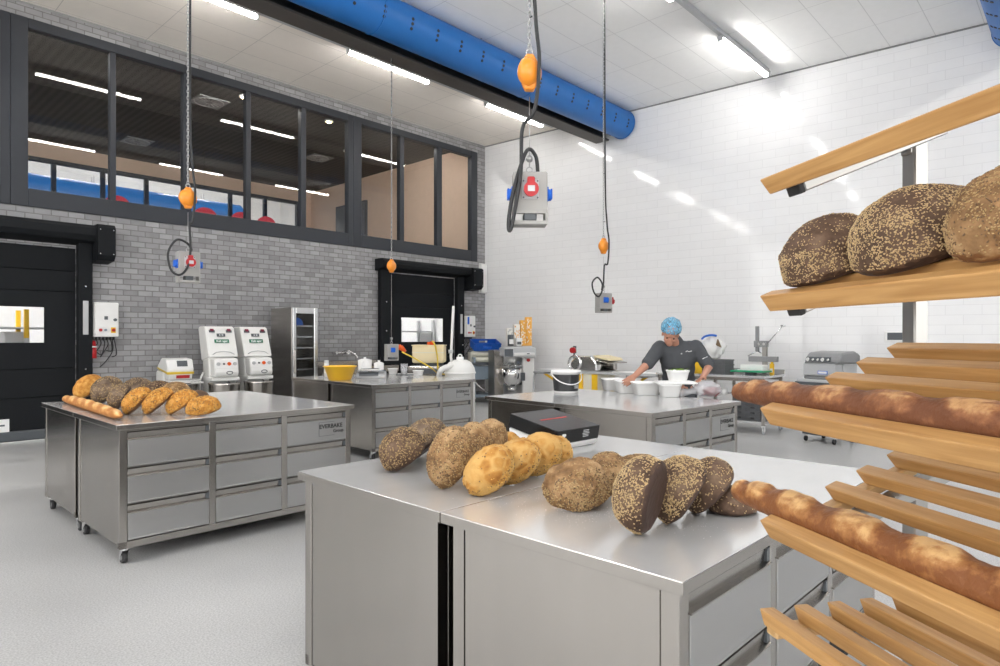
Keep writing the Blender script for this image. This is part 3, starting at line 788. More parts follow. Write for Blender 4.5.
# ================================================================== BREAD
def loaf_mesh(L, W, H, seed, sub=5, amp=.045, base=.28, knobs=0., flat=1.0, sq=2.0):
    """Dome-topped loaf: long axis y, base on z=0. Returns bmesh and a per-vertex 'ear' value."""
    bm = bmesh.new(); bmesh.ops.create_icosphere(bm, subdivisions=sub, radius=1)
    off = Vector((seed * 7.13, seed * 3.7, seed * 1.9)); ear = []
    rnd = random.Random(seed)
    for v in bm.verts:
        p = v.co.copy(); n = p.normalized()
        d = 1 + amp * mnoise.noise(n * 1.7 + off) + amp * .55 * mnoise.noise(n * 4.3 + off) + amp * .36 * mnoise.noise(n * 11 + off) + amp * .22 * mnoise.noise(n * 24 + off)
        e = 0.
        if knobs:
            a = n * 2.1 + off
            c, cp = mnoise.voronoi(a)
            g = min(1, max(0, (c[1] - c[0]) * 3.2)) * (1 if mnoise.cell(cp[0] * 9.7) > -.25 else .15)
            d += knobs * (g - .5) * max(0, min(1, (n.z + .25) * 2.2))
            e = g * max(0, min(1, n.z * 1.6 + .35))
        ph = math.asin(max(-1, min(1, p.z))); r0 = math.hypot(p.x, p.y); u = (p.x / r0, p.y / r0) if r0 > 1e-5 else (0, 0)
        if ph >= 0:
            z = math.sin(ph); r = max(0, 1 - z ** sq) ** (1 / 2.0); z *= d
        else:
            t = -ph / (PI / 2)
            if t < .5: r = .74 + .26 * math.cos(t / .5 * PI / 2); z = -base * math.sin(t / .5 * PI / 2)
            else: r = .74 * (1 - (t - .5) / .5); z = -base * (1 - .12 * (1 - r))
        v.co = Vector((u[0] * r * d * W / 2, u[1] * r * d * L / 2, (z + base) * H / (1 + base)))
        ear.append(e)
    bm.normal_update()
    return bm, ear

def put_loaf(name, label, group, dims, axis, up, at, zrest, crustm, basem, seed, sub=5, amp=.045, knobs=0., seeds=0, seedm='seed_light', seedlen=.006, zone=None, sq=2.4, center=None):
    """axis: world direction of the long axis; up: world direction of the dome; at: world xy of the centre; lowest point rests on zrest."""
    L, W, H = dims
    bm, ear = loaf_mesh(L, W, H, seed, sub, amp, knobs=knobs, sq=sq)
    z = Vector(up).normalized(); y = Vector(axis); y = (y - z * y.dot(z)).normalized(); x = y.cross(z)
    R = Matrix((x, y, z)).transposed()
    bm.faces.ensure_lookup_table()
    mb = MB(); bm.verts.ensure_lookup_table()
    for i, v in enumerate(bm.verts): v.index = i
    mb.v = [v.co - Vector((0, 0, H * .4)) for v in bm.verts]
    for f in bm.faces:
        mb.f.append(tuple(v.index for v in f.verts)); mb.sm.append(True)
        mb.mi.append(1 if (f.normal.z < -.55) else 0)
    lowest = min((R @ v).z for v in mb.v)
    pos = Vector((at[0], at[1], zrest - lowest + .0005)) if center is None else Vector(center)
    o = mb.build(name, [crustm, basem])
    at_ = o.data.attributes.new('ear', 'FLOAT', 'POINT'); at_.data.foreach_set('value', ear)
    o.matrix_world = Matrix.Translation(pos) @ R.to_4x4()
    tag(o, label, 'bread', group)
    if seeds:
        rnd = random.Random(seed + 99); sb = MB()
        faces = [f for f in bm.faces if f.normal.z > -.35]
        areas = []; tot = 0
        for f in faces: tot += f.calc_area(); areas.append(tot)
        import bisect
        for k in range(seeds):
            f = faces[min(len(faces) - 1, bisect.bisect(areas, rnd.random() * tot))]
            c = f.calc_center_median(); n = f.normal
            dens = mnoise.noise(c * 26 + Vector((seed, 0, 0))) * .9 + .62
            if zone: dens *= zone(c.x / (W / 2), c.y / (L / 2), c.z / H)
            if rnd.random() > dens: continue
            vs = [v.co for v in f.verts]; a, b2 = sorted((rnd.random(), rnd.random()))
            p = vs[0] * a + vs[1] * (b2 - a) + vs[2] * (1 - b2) - Vector((0, 0, H * .4))
            t1 = n.orthogonal().normalized(); t2 = n.cross(t1); an = rnd.random() * PI
            u = t1 * math.cos(an) + t2 * math.sin(an); w = n.cross(u); s = seedlen * rnd.uniform(.75, 1.2)
            u2, w2, n2 = u * s * .5, w * s * .30, n * s * .24
            p = p + n * s * .06
            sb.m(0 if rnd.random() < (.85 if seedm == 'seed_light' else .6) else 1)
            sb.add([p + u2, p + w2, p - u2 * .9, p - w2, p + n2, p - n2 * .5], [(0, 1, 4), (1, 2, 4), (2, 3, 4), (3, 0, 4), (1, 0, 5), (2, 1, 5), (3, 2, 5), (0, 3, 5)], True)
        s = sb.build('seed_coating', [seedm, 'seed_dark' if seedm != 'seed_light' else 'seed_mixed'], o); s['kind'] = 'stuff'
    bm.free()
    return o

# ---- loaves on the front island -------------------------------------------------
GA = 'loaves on the front bench'
def A(px, py): return atz(px, py, .90)
def fa(px, py, push=0.0):                        # a point of the bench seen at px,py, pushed away from the eye
    p = A(px, py); d = Vector((p.x, p.y)).normalized(); return (p.x + d.x * push, p.y + d.y * push)
ZB = .90
put_loaf('loaf', 'small dark seeded loaf leaning at the left end of the front bench', GA, (.205, .185, .135), camv(.15, .6, .6), camv(-.48, -.22, .82), fa(401, 474, .085), ZB, 'crust_dark', 'bread_base', 1, seeds=2310, seedm='seed_mixed', seedlen=0.0082)
put_loaf('loaf', 'tall dark seeded loaf behind the leftmost loaf of the front bench', GA, (.23, .20, .13), camv(.15, .5, .75), camv(-.62, .12, .72), fa(423, 467, .16), ZB, 'crust_darkgrey', 'bread_base', 2, seeds=2184, seedm='seed_mixed', seedlen=0.0082)
put_loaf('loaf', 'tan oval seeded loaf propped upright with its pale side to the front', GA, (.235, .165, .115), camv(.30, .30, .90), camv(-.62, -.62, .42), fa(448, 492, .07), ZB, 'crust_tan', 'bread_base_tan', 3, seeds=2730, seedm='seed_mixed', seedlen=0.0082, zone=lambda x, y, z: .3 + 1.0 * abs(x + .15))
put_loaf('loaf', 'tan seeded loaf directly behind the upright oval loaf', GA, (.225, .165, .11), camv(.15, .40, .90), camv(-.55, -.66, .50), fa(471, 483, .15), ZB, 'crust_tan', 'bread_base_tan', 4, seeds=2184, seedm='seed_mixed', seedlen=0.0082)
put_loaf('loaf', 'brown seeded loaf last in the row behind the upright oval loaf', GA, (.20, .155, .105), camv(.15, .4, .9), camv(-.35, -.80, .50), fa(489, 470, .17), ZB, 'crust_tan', 'bread_base_tan', 5, seeds=1092, seedm='seed_mixed', seedlen=0.0082)
put_loaf('loaf', 'pale knobbly loaf peeping out behind the golden loaves', GA, (.14, .12, .095), camv(.6, .5, .1), (0, 0, 1), fa(508, 453, .05), ZB, 'crust_tiger', 'bread_base_tan', 6, sub=4, knobs=.03)
kn = [((488, 500), .085, camv(-.38, -.55, .76), (.205, .165, .105), 'front knobbly golden loaf of the four leaning together'),
      ((515, 490), .11, camv(-.36, -.55, .76), (.20, .17, .108), 'second knobbly golden loaf from the front'),
      ((538, 481), .125, camv(-.30, -.50, .80), (.205, .18, .115), 'third knobbly golden loaf from the front, beside the black box'),
      ((556, 474), .10, camv(.45, -.50, .74), (.16, .15, .105), 'hindmost knobbly golden loaf, half hidden below the black box')]
for k, (pp, push, up, dm, lab) in enumerate(kn):
    put_loaf('loaf', lab, GA, dm, camv(.75, .55, .35), up, fa(*pp, push), ZB, 'crust_tiger', 'bread_base_tan', 11 + k, knobs=.045, amp=.06, seeds=1100, seedm='seed_corn', seedlen=.0075, zone=lambda x, y, z: 1.8 if z < .45 else .10)
put_loaf('loaf', 'round tan loaf with a smooth top, left of the rye loaves', GA, (.215, .205, .105), camv(.9, .3, .1), camv(-.12, -.42, .90), fa(576, 513, .085), ZB, 'crust_tan', 'bread_base_tan', 21, amp=.10, seeds=2730, seedm='seed_mixed', seedlen=0.0082, zone=lambda x, y, z: 1.5 if z < .45 else (.7 if x > .15 else .04))
put_loaf('loaf', 'tan seeded loaf squeezed between the round loaf and the half rye', GA, (.21, .165, .10), camv(.3, .9, .2), camv(-.3, -.30, .90), fa(606, 502, .13), ZB, 'crust_tan', 'bread_base_tan', 22, seeds=1260, seedm='seed_mixed', seedlen=0.0082)
put_loaf('loaf', 'seeded rye loaf tipped on its edge showing its dark flat bottom', GA, (.215, .175, .125), camv(.12, .25, .95), camv(-.80, .52, .18), fa(640, 538, .05), ZB, 'crust_dark', 'bread_base', 23, seeds=3780, seedm='seed_light', seedlen=0.0072)
put_loaf('loaf', 'rye loaf thick with pale seeds behind the one showing its bottom', GA, (.215, .175, .125), camv(.2, .45, .85), camv(-.78, .15, .55), fa(676, 531, .10), ZB, 'crust_dark', 'bread_base', 24, seeds=3780, seedm='seed_light', seedlen=0.0072)
put_loaf('loaf', 'dark rye loaf right of the pale-seeded one, leaning left', GA, (.21, .165, .11), camv(.2, .6, .75), camv(-.68, .12, .68), fa(706, 523, .135), ZB, 'crust_dark', 'bread_base', 25, seeds=1008, seedm='seed_light', seedlen=0.0072)
put_loaf('loaf', 'low flat dark rye loaf last in the row, beside the rack baguette', GA, (.19, .16, .075), camv(.5, .85, 0), (0, 0, 1), fa(732, 516, .07), ZB, 'crust_dark', 'bread_base', 26, seeds=294, seedm='seed_light', seedlen=0.0072)
put_loaf('loaf', 'tan seeded loaf at the back of the right-hand bread group', GA, (.22, .17, .092), camv(.9, .3, 0), camv(-.1, -.1, .99), fa(636, 495, .20), ZB, 'crust_tan', 'bread_base_tan', 27, seeds=1260, seedm='seed_mixed', seedlen=0.0082)
fl = MB(); rnd = random.Random(5)
for (cx, cy, rx, ry, n) in ((590, 514, 60, 10, 260), (530, 498, 60, 14, 90), (680, 528, 60, 8, 70)):
    for k in range(n):
        p = atz(cx + rnd.gauss(0, .5) * rx, cy + rnd.gauss(0, .5) * ry, .9003); s = rnd.uniform(.0004, .0013)
        if not (1.37 < p.x < 3 and .72 < p.y < 2.3): continue
        fl.add([p + Vector((s, 0, 0)), p + Vector((0, s, 0)), p - Vector((s, 0, 0)), p - Vector((0, s, 0)), p + Vector((0, 0, s * .8))], [(0, 1, 4), (1, 2, 4), (2, 3, 4), (3, 0, 4), (3, 2, 1, 0)])
tag(fl.build('flour_dust', 'flour'), 'scattered flour and crumbs on the front steel worktop', 'crumbs', None, 'stuff')

# ---- loaves on the left island ----------------------------------------------------
GBR = 'loaves on the left bench'
def stick(name, label, group, pts, r, seed, mat, cuts, cat='baguette', n=28, per=64, M=None, twist=.5, bulge=.22):
    """Long loaf along pts with slashed, raised ears on its upper side."""
    P = smooth_curve(pts, max(2, per // max(1, len(pts) - 1))); m = len(P); mb = MB(); ear = []; vs = []
    off = Vector((seed * 3.1, seed, seed * 2.2))
    for i, p in enumerate(P):
        t = i / (m - 1); d = (P[min(i + 1, m - 1)] - P[max(i - 1, 0)]).normalized()
        side = d.cross(Vector((0, 0, 1))).normalized(); up = side.cross(d)
        taper = (1 - abs(2 * t - 1) ** 9) ** .55 if 0 < t < 1 else .02
        taper *= 1 - .22 * abs(2 * t - 1) ** 2.5
        for j in range(n):
            a = 2 * PI * j / n; c, s = math.cos(a), math.sin(a)
            q = Vector((c * 1.2, s * 1.2, t * len(pts) * 2.4)) + off
            rr = r * taper * (1 + .07 * mnoise.noise(q) + .035 * mnoise.noise(q * 3.1) + .022 * mnoise.noise(q * 9))
            ph = (t * cuts + twist * (a - PI / 2) / PI) % 1.0
            topw = max(0, s) ** .7
            e = max(0, 1 - abs(ph - .48) / .36); e = min(1, e * 2.2) * topw
            edge = math.exp(-((ph - .13) / .06) ** 2) * topw
            rr *= 1 + bulge * .5 * e + bulge * .35 * edge - bulge * .25 * (1 - e) * topw
            vs.append(p + side * c * rr * 1.06 + up * s * rr * (.82 if s < 0 else 1.0)); ear.append(max(0, e * (1 + .5 * mnoise.noise(q * 4)) - .3 * mnoise.noise(q * 2)))
    fs = []
    for i in range(m - 1):
        fs += [(i * n + j, i * n + (j + 1) % n, (i + 1) * n + (j + 1) % n, (i + 1) * n + j) for j in range(n)]
    fs += [tuple(range(n))[::-1], tuple((m - 1) * n + j for j in range(n))]
    c0 = sum(vs, Vector()) / len(vs)
    if M: vs = [M @ v for v in vs]; c0 = M @ c0
    mb.add([v - c0 for v in vs], fs, True)
    o = mb.build(name, mat, loc=c0)
    at_ = o.data.attributes.new('ear', 'FLOAT', 'POINT'); at_.data.foreach_set('value', ear)
    tag(o, label, cat, group); return o
a, b2 = atz(62, 402.5, .90), atz(118, 421.5, .90)
dv = (b2 - a); nrm = Vector((-dv.y, dv.x, 0)).normalized()
stick('bread_stick', 'long pale twisted bread stick along the left edge of the bench', None,
      [a + Vector((.015, .0, .034)), a * .66 + b2 * .34 + Vector((.02, 0, .036)), a * .33 + b2 * .67 + Vector((.02, 0, .036)), b2 + Vector((.015, 0, .034))], .040, 31, 'crust_pale', 7, 'bread', twist=.9, bulge=.17)
gold = [((136, 416), .10, 'leftmost of the four golden grainy loaves leaning in a row'), ((157, 416), .10, 'second golden grainy loaf from the left in the leaning row'),
        ((181, 415.5), .10, 'third golden grainy loaf from the left in the leaning row'), ((203, 416), .08, 'rightmost golden grainy loaf, lying lower than its neighbours')]
for k, (pp, push, lab) in enumerate(gold):
    up = [camv(-.66, -.18, .70), camv(-.62, -.18, .74), camv(-.50, -.20, .82), camv(-.08, -.25, .96)][k]
    put_loaf('loaf', lab, GBR, (.235, .175, .115), camv(.55, .1, .75) if k < 3 else camv(.9, .2, 0), up, fa(*pp, push), .90, 'crust_golden', 'bread_base_tan', 41 + k, sub=5, amp=.06, seeds=700, seedm='seed_corn', seedlen=.0115)
put_loaf('loaf', 'dark hollow-looking rye loaf on edge beside the leftmost golden loaf', GBR, (.21, .18, .12), camv(.2, .7, .7), camv(-.80, -.35, .45), fa(119, 411, .13), .90, 'crust_darkgrey', 'bread_base', 45, sub=4, seeds=1000, seedm='seed_mixed', seedlen=0.0115)
put_loaf('loaf', 'big grey seeded loaf behind the pale bread stick', GBR, (.27, .21, .17), camv(.5, .85, .1), camv(-.4, -.4, .8), fa(106, 405, .14), .90, 'crust_darkgrey', 'bread_base', 46, sub=4, seeds=1500, seedm='seed_mixed', seedlen=0.0115)
put_loaf('loaf', 'orange-brown loaf at the left back of the bread heap', GBR, (.30, .20, .155), camv(.3, .95, 0), camv(-.3, -.4, .85), fa(88, 400, .16), .90, 'crust_golden', 'bread_base_tan', 47, sub=4)
put_loaf('loaf', 'grey seeded loaf at the back centre of the bread heap', GBR, (.26, .21, .17), camv(.8, .5, 0), camv(-.3, -.1, .9), fa(137, 404, .36), .90, 'crust_darkgrey', 'bread_base', 48, sub=4, seeds=900, seedm='seed_mixed', seedlen=0.0115)
put_loaf('loaf', 'dark loaf glimpsed behind the second golden loaf', GBR, (.25, .20, .145), camv(.8, .5, 0), camv(-.2, -.2, .9), fa(157, 404, .32), .90, 'crust_dark', 'bread_base', 49, sub=4, seeds=700, seedm='seed_mixed', seedlen=0.0115)
put_loaf('loaf', 'reddish brown loaf at the right back of the bread heap', GBR, (.25, .20, .15), camv(.9, .4, 0), camv(.1, -.2, .9), fa(176, 404, .32), .90, 'crust_tan', 'bread_base_tan', 50, sub=4, seeds=700, seedm='seed_mixed', seedlen=0.0115)
put_loaf('loaf', 'dark loaf end showing behind the rightmost golden loaf', GBR, (.20, .16, .115), camv(.9, .4, 0), (0, 0, 1), fa(197, 407, .30), .90, 'crust_dark', 'bread_base', 51, sub=4)

# ================================================================== BREAD RACK
RU = (RT * .979 + FW * .206).normalized(); RV = (RT * -.206 + FW * .979).normalized()
r_o = cam3(.464, 1.15, 0)
rack = thing('bread_rack', 'tall display rack of beech slat shelves on a steel post', 'rack', r_o, math.atan2(RU.y, RU.x))
RM = Matrix.Translation(r_o) @ Matrix.Rotation(math.atan2(RU.y, RU.x), 4, 'Z')
SLEN, SW, SH = .78, .029, .0245
TILT = math.radians(22.0)
def shelfM(zE, tilt):                             # local frame of a shelf: origin at the top far corner of its lowest slat
    return Matrix.Translation((0, 0, zE)) @ Matrix.Rotation(-tilt, 4, 'Y')
shelves = [(HCAM + .283, TILT), (HCAM + .0752, TILT), (HCAM - .1254, TILT), (HCAM - .326, TILT), (HCAM - .4836, 0)]
for si, (zE, tl) in enumerate(shelves):
    M = shelfM(zE, tl); sp = .0714 if tl else .069
    for k in range(5):
        x = k * sp
        s = MB(); b = .014
        sh = .031 if k == 0 and tl else SH; dr = -.030 if k == 1 and si in (2, 3) else 0      # the second slat sits lower and forms a trough
        pts = [(0, dr), (-SLEN, dr), (-SLEN + b, dr - sh), (-b, dr - sh)]
        bm = bmesh.new()
        lo = [bm.verts.new((x, p[0], p[1])) for p in pts]; hi = [bm.verts.new((x + SW, p[0], p[1])) for p in pts]
        bm.faces.new(lo); bm.faces.new(hi[::-1])
        for i in range(4): bm.faces.new((lo[i], hi[i], hi[(i + 1) % 4], lo[(i + 1) % 4]))
        bmesh.ops.recalc_face_normals(bm, faces=list(bm.faces))
        bmesh.ops.bevel(bm, geom=list(bm.edges), offset=.003, segments=2, profile=.6, affect='EDGES')
        s.frombm(bm, M)
        s.build('slat', 'beech', rack)
    wd = 4 * sp + SW
    for y in (-.045, -SLEN + .10):
        dz = 0 if si < 2 else .018
        if si >= 2: MB().box(2 * sp - .03 if tl else .012, wd - .002, y + .012, y + .042, -SH - .020, -SH - .0005, .003, M).build('crossbar', 'beech_cross', rack)
        ax = .030 if si < 2 else 2 * sp - .01
        a = MB().box(ax, wd + .03, y - .022, y + .010, -SH - .0225 - dz, -SH - .0005 - dz, .002, M).build('shelf_arm', 'steel_post', rack)
        MB().box(ax - .012, ax - .0002, y - .023, y + .011, -SH - .0235 - dz, -SH - .0005 - dz, .002, M).build('end_cap', 'rubber', a)
for y in (.022, -SLEN + .145):
    p = MB().box(.336, .368, y - .016, y + .016, .09, HCAM + .283 + .107, .003)
    p.build('post', 'steel_post', rack)
    for zE, tl in shelves:
        zz = zE + (.34 * math.tan(tl) if tl else 0) - .055
        MB().box(.330, .336, y - .012, y + .012, zz - .012, zz + .012, .002).cyl((.322, y, zz), (.330, y, zz), .006, n=8).build('bracket', 'steel_dark', rack)
f = MB()
for y in (.022, -SLEN + .145): f.box(.03, .69, y - .018, y + .018, .075, .11, .003)
f.box(.336, .368, -SLEN + .14, .0, .075, .11, .003)
f.build('foot_frame', 'steel_post', rack)
for x in (.06, .66):
    for y in (.022, -SLEN + .145):
        c = MB().cyl((x, y, .05), (x, y, .075), .012, n=10).box(x - .02, x + .02, y - .018, y + .018, .045, .056).build('caster', 'chrome', rack)
        MB().cyl((x - .012, y, .0275), (x + .012, y, .0275), .0272, n=18).build('wheel', 'rubber', c)

# bread on the rack
GR = 'large loaves on the upper rack shelf'
def onshelf(i, u, v, h): return RM @ (shelfM(*shelves[i]) @ Vector((u, v, h)))
nS = (RM.to_3x3() @ (shelfM(*shelves[1]).to_3x3() @ Vector((0, 0, 1)))).normalized()
lv = (RM.to_3x3() @ Vector((0, 1, 0))).normalized()
lu = (RM.to_3x3() @ (shelfM(*shelves[1]).to_3x3() @ Vector((1, 0, 0)))).normalized()
put_loaf('loaf', 'dark rye loaf with seeds low on its side, leftmost on the rack shelf', GR, (.15, .168, .096), lv + lu * .15, nS, None, 0, 'crust_dark', 'bread_base', 61, sub=5, amp=.05, seeds=6500, seedm='seed_light', seedlen=.0034, zone=lambda x, y, z: 1.25 if z < .62 else .25, center=onshelf(1, .092, -.090, .0389))
put_loaf('loaf', 'large dark loaf with a pale seeded shoulder, middle of the rack shelf', GR, (.165, .185, .104), lv + lu * .25, nS, None, 0, 'crust_dark', 'bread_base', 62, sub=5, amp=.04, seeds=8000, seedm='seed_light', seedlen=.0036, zone=lambda x, y, z: 1.5 if x < -.35 else .75, center=onshelf(1, .108, -.248, .0421))
put_loaf('loaf', 'tan grainy loaf cut off by the right picture edge on the rack', GR, (.150, .18, .100), lv + lu * .2, nS, None, 0, 'crust_tan', 'bread_base_tan', 63, sub=5, amp=.06, seeds=7000, seedm='seed_mixed', seedlen=.0036, center=onshelf(1, .108, -.405, .0405))
def spts(i, uv): return [onshelf(i, u, v, h) for u, v, h in uv]
stick('baguette', 'dark-baked baguette lying across the middle rack shelf', None, spts(2, [(.052, .155, -.005), (.056, .02, -.003), (.059, -.25, -.003), (.060, -.50, -.003), (.060, -.62, -.003)]), .0275, 71, 'crust_baguette_dark', 9, per=190, n=36, twist=.35, bulge=.22)
stick('baguette', 'golden slashed baguette lying on the lower tilted rack shelf', None, spts(3, [(.052, .155, -.004), (.056, .02, -.002), (.059, -.25, -.002), (.060, -.50, -.002), (.060, -.62, -.002)]), .0300, 72, 'crust_baguette', 8, per=190, n=36, twist=.35, bulge=.30)
# ================================================================== HANGING POWER BOXES
def power_box(label, px, py, dist, ztop_px, bal_py, rot, front, left, right, loop, botz=None, far=False):
    """Power box hung on a chain: (px,py) = centre of the box in view at distance dist."""
    c = atd(px, py, dist)
    a = math.atan2(FW.y, FW.x) - PI / 2 + rot              # local -y faces the eye, turned by rot
    W, Dp, H = .185, .11, .285
    z0 = c.z - H / 2
    t = thing('power_box', label, 'power box', (c.x, c.y, z0), a, 'power boxes hung on chains')
    top = ZC - z0
    b = MB()
    # casing: lower part is a handle frame with a slot
    b.box(-W / 2, W / 2, -Dp / 2, Dp / 2, .075, H, .006)
    b.box(-W / 2, W / 2, -Dp / 2, Dp / 2, 0, .022, .004)
    for s in (-1, 1): b.box(s * W / 2 - .012 if s > 0 else -W / 2, W / 2 if s > 0 else -W / 2 + .012, -Dp / 2, Dp / 2, .018, .08, .002)
    b.box(-W / 2, W / 2, -Dp / 2, -Dp / 2 + .004, .060, .08)
    b.m(1).box(-.035, .035, -Dp * .42, Dp * .3, .022, .066, .006)
    bx = b.build('casing', ['box_grey', 'slate'], t)
    def sock(col, face):
        M = {'F': Matrix.Translation((0, -Dp / 2, .185)), 'L': Matrix.Translation((-W / 2, 0, .17)) @ Matrix.Rotation(-PI / 2, 4, 'Z'), 'R': Matrix.Translation((W / 2, 0, .17)) @ Matrix.Rotation(PI / 2, 4, 'Z')}[face]
        s = MB()
        if col == 'red':
            s.m(1).box(-.046, .046, -.006, 0, -.05, .055, .004, M)
            s.m(0).cyl(M @ Vector((0, -.05, -.004)), M @ Vector((0, -.006, 0)), .040, .037, 24)
            s.box(-.020, .020, -.048, -.006, .02, .062, .006, M)
            s.m(1).box(-.019, .019, -.0515, -.05, -.018, .015, 0, M)
            for x in (-.038, .038):
                for z in (-.042, .047): s.m(2).cyl(M @ Vector((x, -.008, z)), M @ Vector((x, -.006, z)), .005, n=8)
            return s.build('red_socket', ['red', 'lightgrey', 'slate'], bx)
        s.box(-.036, .036, -.008, 0, -.040, .040, .005, M); s.cyl(M @ Vector((0, -.022, 0)), M @ Vector((0, -.008, 0)), .031, .033, 20)
        s.box(-.026, .026, -.030, -.02, -.028, .032, .006, M)
        return s.build('blue_socket', 'blue', bx)
    for col, f in ((front, 'F'), (left, 'L'), (right, 'R')):
        if col: sock(col, f)
    if dist > 7: bx.data.transform(Matrix.Diagonal((1, 1, .86, 1))); [c_.data.transform(Matrix.Diagonal((1, 1, .86, 1))) for c_ in bx.children]; H *= .86; z0 += 0
    # shackle, reel, chain
    zb = HCAM + (HY - bal_py) / F * dist - z0               # reel centre height
    r = .082
    k = MB(); M = Matrix.Rotation(PI / 2, 3, 'X')
    k.torus((0, 0, H + .02), .016, .004, 12, 6, M); k.torus((0, 0, H + .05), .013, .0035, 12, 6, Matrix.Rotation(PI / 2, 3, 'Y'))
    k.sphere((0, 0, H + .082), .02)
    k.tube([(0, 0, H + .06), (0, 0, zb - .13)], .0022, 6)
    k.build('pull_wire', 'chain_steel', t)
    rl = MB(); RX = Matrix.Rotation(PI / 2, 4, 'X') @ Matrix.Rotation(.9, 4, 'Y')
    T = Matrix.Translation((0, 0, zb)) @ Matrix.Rotation(.9 - rot, 4, 'Z') @ Matrix.Rotation(PI / 2, 4, 'X')
    rl.lathe([(.001, -.052), (.045, -.050), (.066, -.032), (r, -.010), (r, .010), (.066, .032), (.045, .050), (.001, .052)], n=28, M=T)
    rl.prism([(-.045, -.05), (.045, -.05), (.024, -.098), (-.024, -.098)], -.022, .022, 'Y', .006, Matrix.Translation((0, 0, zb)))
    rl.prism([(-.045, .05), (.045, .05), (.02, .098), (-.02, .098)], -.022, .022, 'Y', .006, Matrix.Translation((0, 0, zb)))
    reel = rl.build('spring_reel', 'orange', t)
    e = MB(); e.cyl(T @ Vector((0, 0, -.055)), T @ Vector((0, 0, -.050)), .034, n=20); e.m(1).box(-.012, .012, -.03, .03, -.0565, -.0545, 0, T)
    e.m(0).torus((0, 0, zb + .112), .018, .005, 14, 6, M)
    e.build('reel_plate', ['chain_steel', 'slate'], reel)
    ch = MB(); z = zb + .14; i = 0; pitch = .030 if not far else .036
    while z < top - .02:
        Mr = Matrix.Rotation(PI / 2, 3, 'X') if i % 2 == 0 else Matrix.Rotation(PI / 2, 3, 'Y')
        pts = []
        for q in range(10):
            an = 2 * PI * q / 10; p = Vector((.0085 * math.cos(an), .021 * math.sin(an), 0)); pts.append(Mr @ p + Vector((0, 0, z)) if i % 2 == 0 else Vector((0, .0085 * math.cos(an), .021 * math.sin(an) + z)))
        ch.tube(pts, .0032, 5, True); z += pitch; i += 1
    ch.box(-.04, .04, -.04, .04, top - .012, top - .0005, .003)
    ch.build('chain', 'chain_steel', t)
    cb = MB(); P = [(.035, .03, top - .01), (.012, -.02, zb + .9), (.030, -.03, zb + .30), (.048, -.05, zb + .05), (.022, -.06, zb - .22)] + loop
    if not far: cb.tube(smooth_curve(P, 10),   .0105 if front == 'red' and not left is None and dist < 4 else .010, 10)
    else: cb.tube([(.006, 0, top - .01), (.005, .01, zb), (.01, .03, H + .3), (-.02, .03, H)], .006, 8)
    for zz in (zb + .3, zb + .9): cb.tube([(.012, -.02, zz), (0, 0, zz), (.0, .012, zz)], .004, 6)
    cb.build('power_cable', 'cable', t)
    return t
H_ = .285
power_box('nearest hanging power box with red front socket, top centre of the photo', 529.5, 200, 3.5, 0, 73, 0.05, 'red', 'blue', 'blue',
          [(-.04, -.02, H_ + .24), (-.055, -.08, H_ - .02), (-.10, -.085, -.0), (-.118, -.085, -.035), (-.115, -.08, .05), (-.085, -.07, H_ - .08), (-.02, -.05, H_ + .11), (.03, -.03, H_ + .09), (.045, -.01, H_)])
power_box('hanging power box with red socket before the grey brick wall', 188, 267.5, 5.9, 0, 198, .72, 'red', 'blue', 'blue',
          [(.0, -.05, H_ + .25), (.0, -.08, H_ + .02), (-.03, -.10, .14), (-.10, -.12, .06), (-.17, -.11, .10), (-.19, -.09, .25), (-.12, -.08, H_ + .09), (-.03, -.05, H_ + .08), (.02, -.03, H_ + .03), (.02, 0, H_)])
power_box('hanging power box with blue front socket before the white wall', 603.5, 301.5, 8.0, 0, 246, .42, 'blue', None, 'red',
          [(-.02, -.05, H_ + .3), (-.05, -.07, H_ + .05), (-.12, -.09, .20), (-.20, -.10, .24), (-.22, -.09, .36), (-.14, -.08, .43), (-.06, -.06, .36), (-.04, -.02, H_)])
p4 = power_box('hanging power box with an orange plug, before the far roll-up door', 391.5, 351, 9.5, 0, 266, .60, 'blue', None, None, [], far=True)
pl = MB(); pl.cyl((.09, 0, .19), (.15, 0, .20), .035, .042, 14).cyl((.15, 0, .20), (.22, -.0, .13), .040, .028, 14)
pl.build('plug', 'orange_plug', p4)
q0 = atd(405, 352, 8.05)
inv = Matrix.Translation(p4.location) @ Matrix.Rotation(p4.rotation_euler.z, 4, 'Z'); inv.invert()
lead = smooth_curve([inv @ atd(402, 352, 9.45), inv @ atd(412, 357, 9.4), inv @ atd(422, 362.5, 9.3), inv @ atd(432, 368.5, 9.2), inv @ atz(438, 373.5, .912), inv @ atz(447, 374.2, .912)], 6)
MB().tube(lead, .011, 8).build('lead', 'yellow_line', p4)

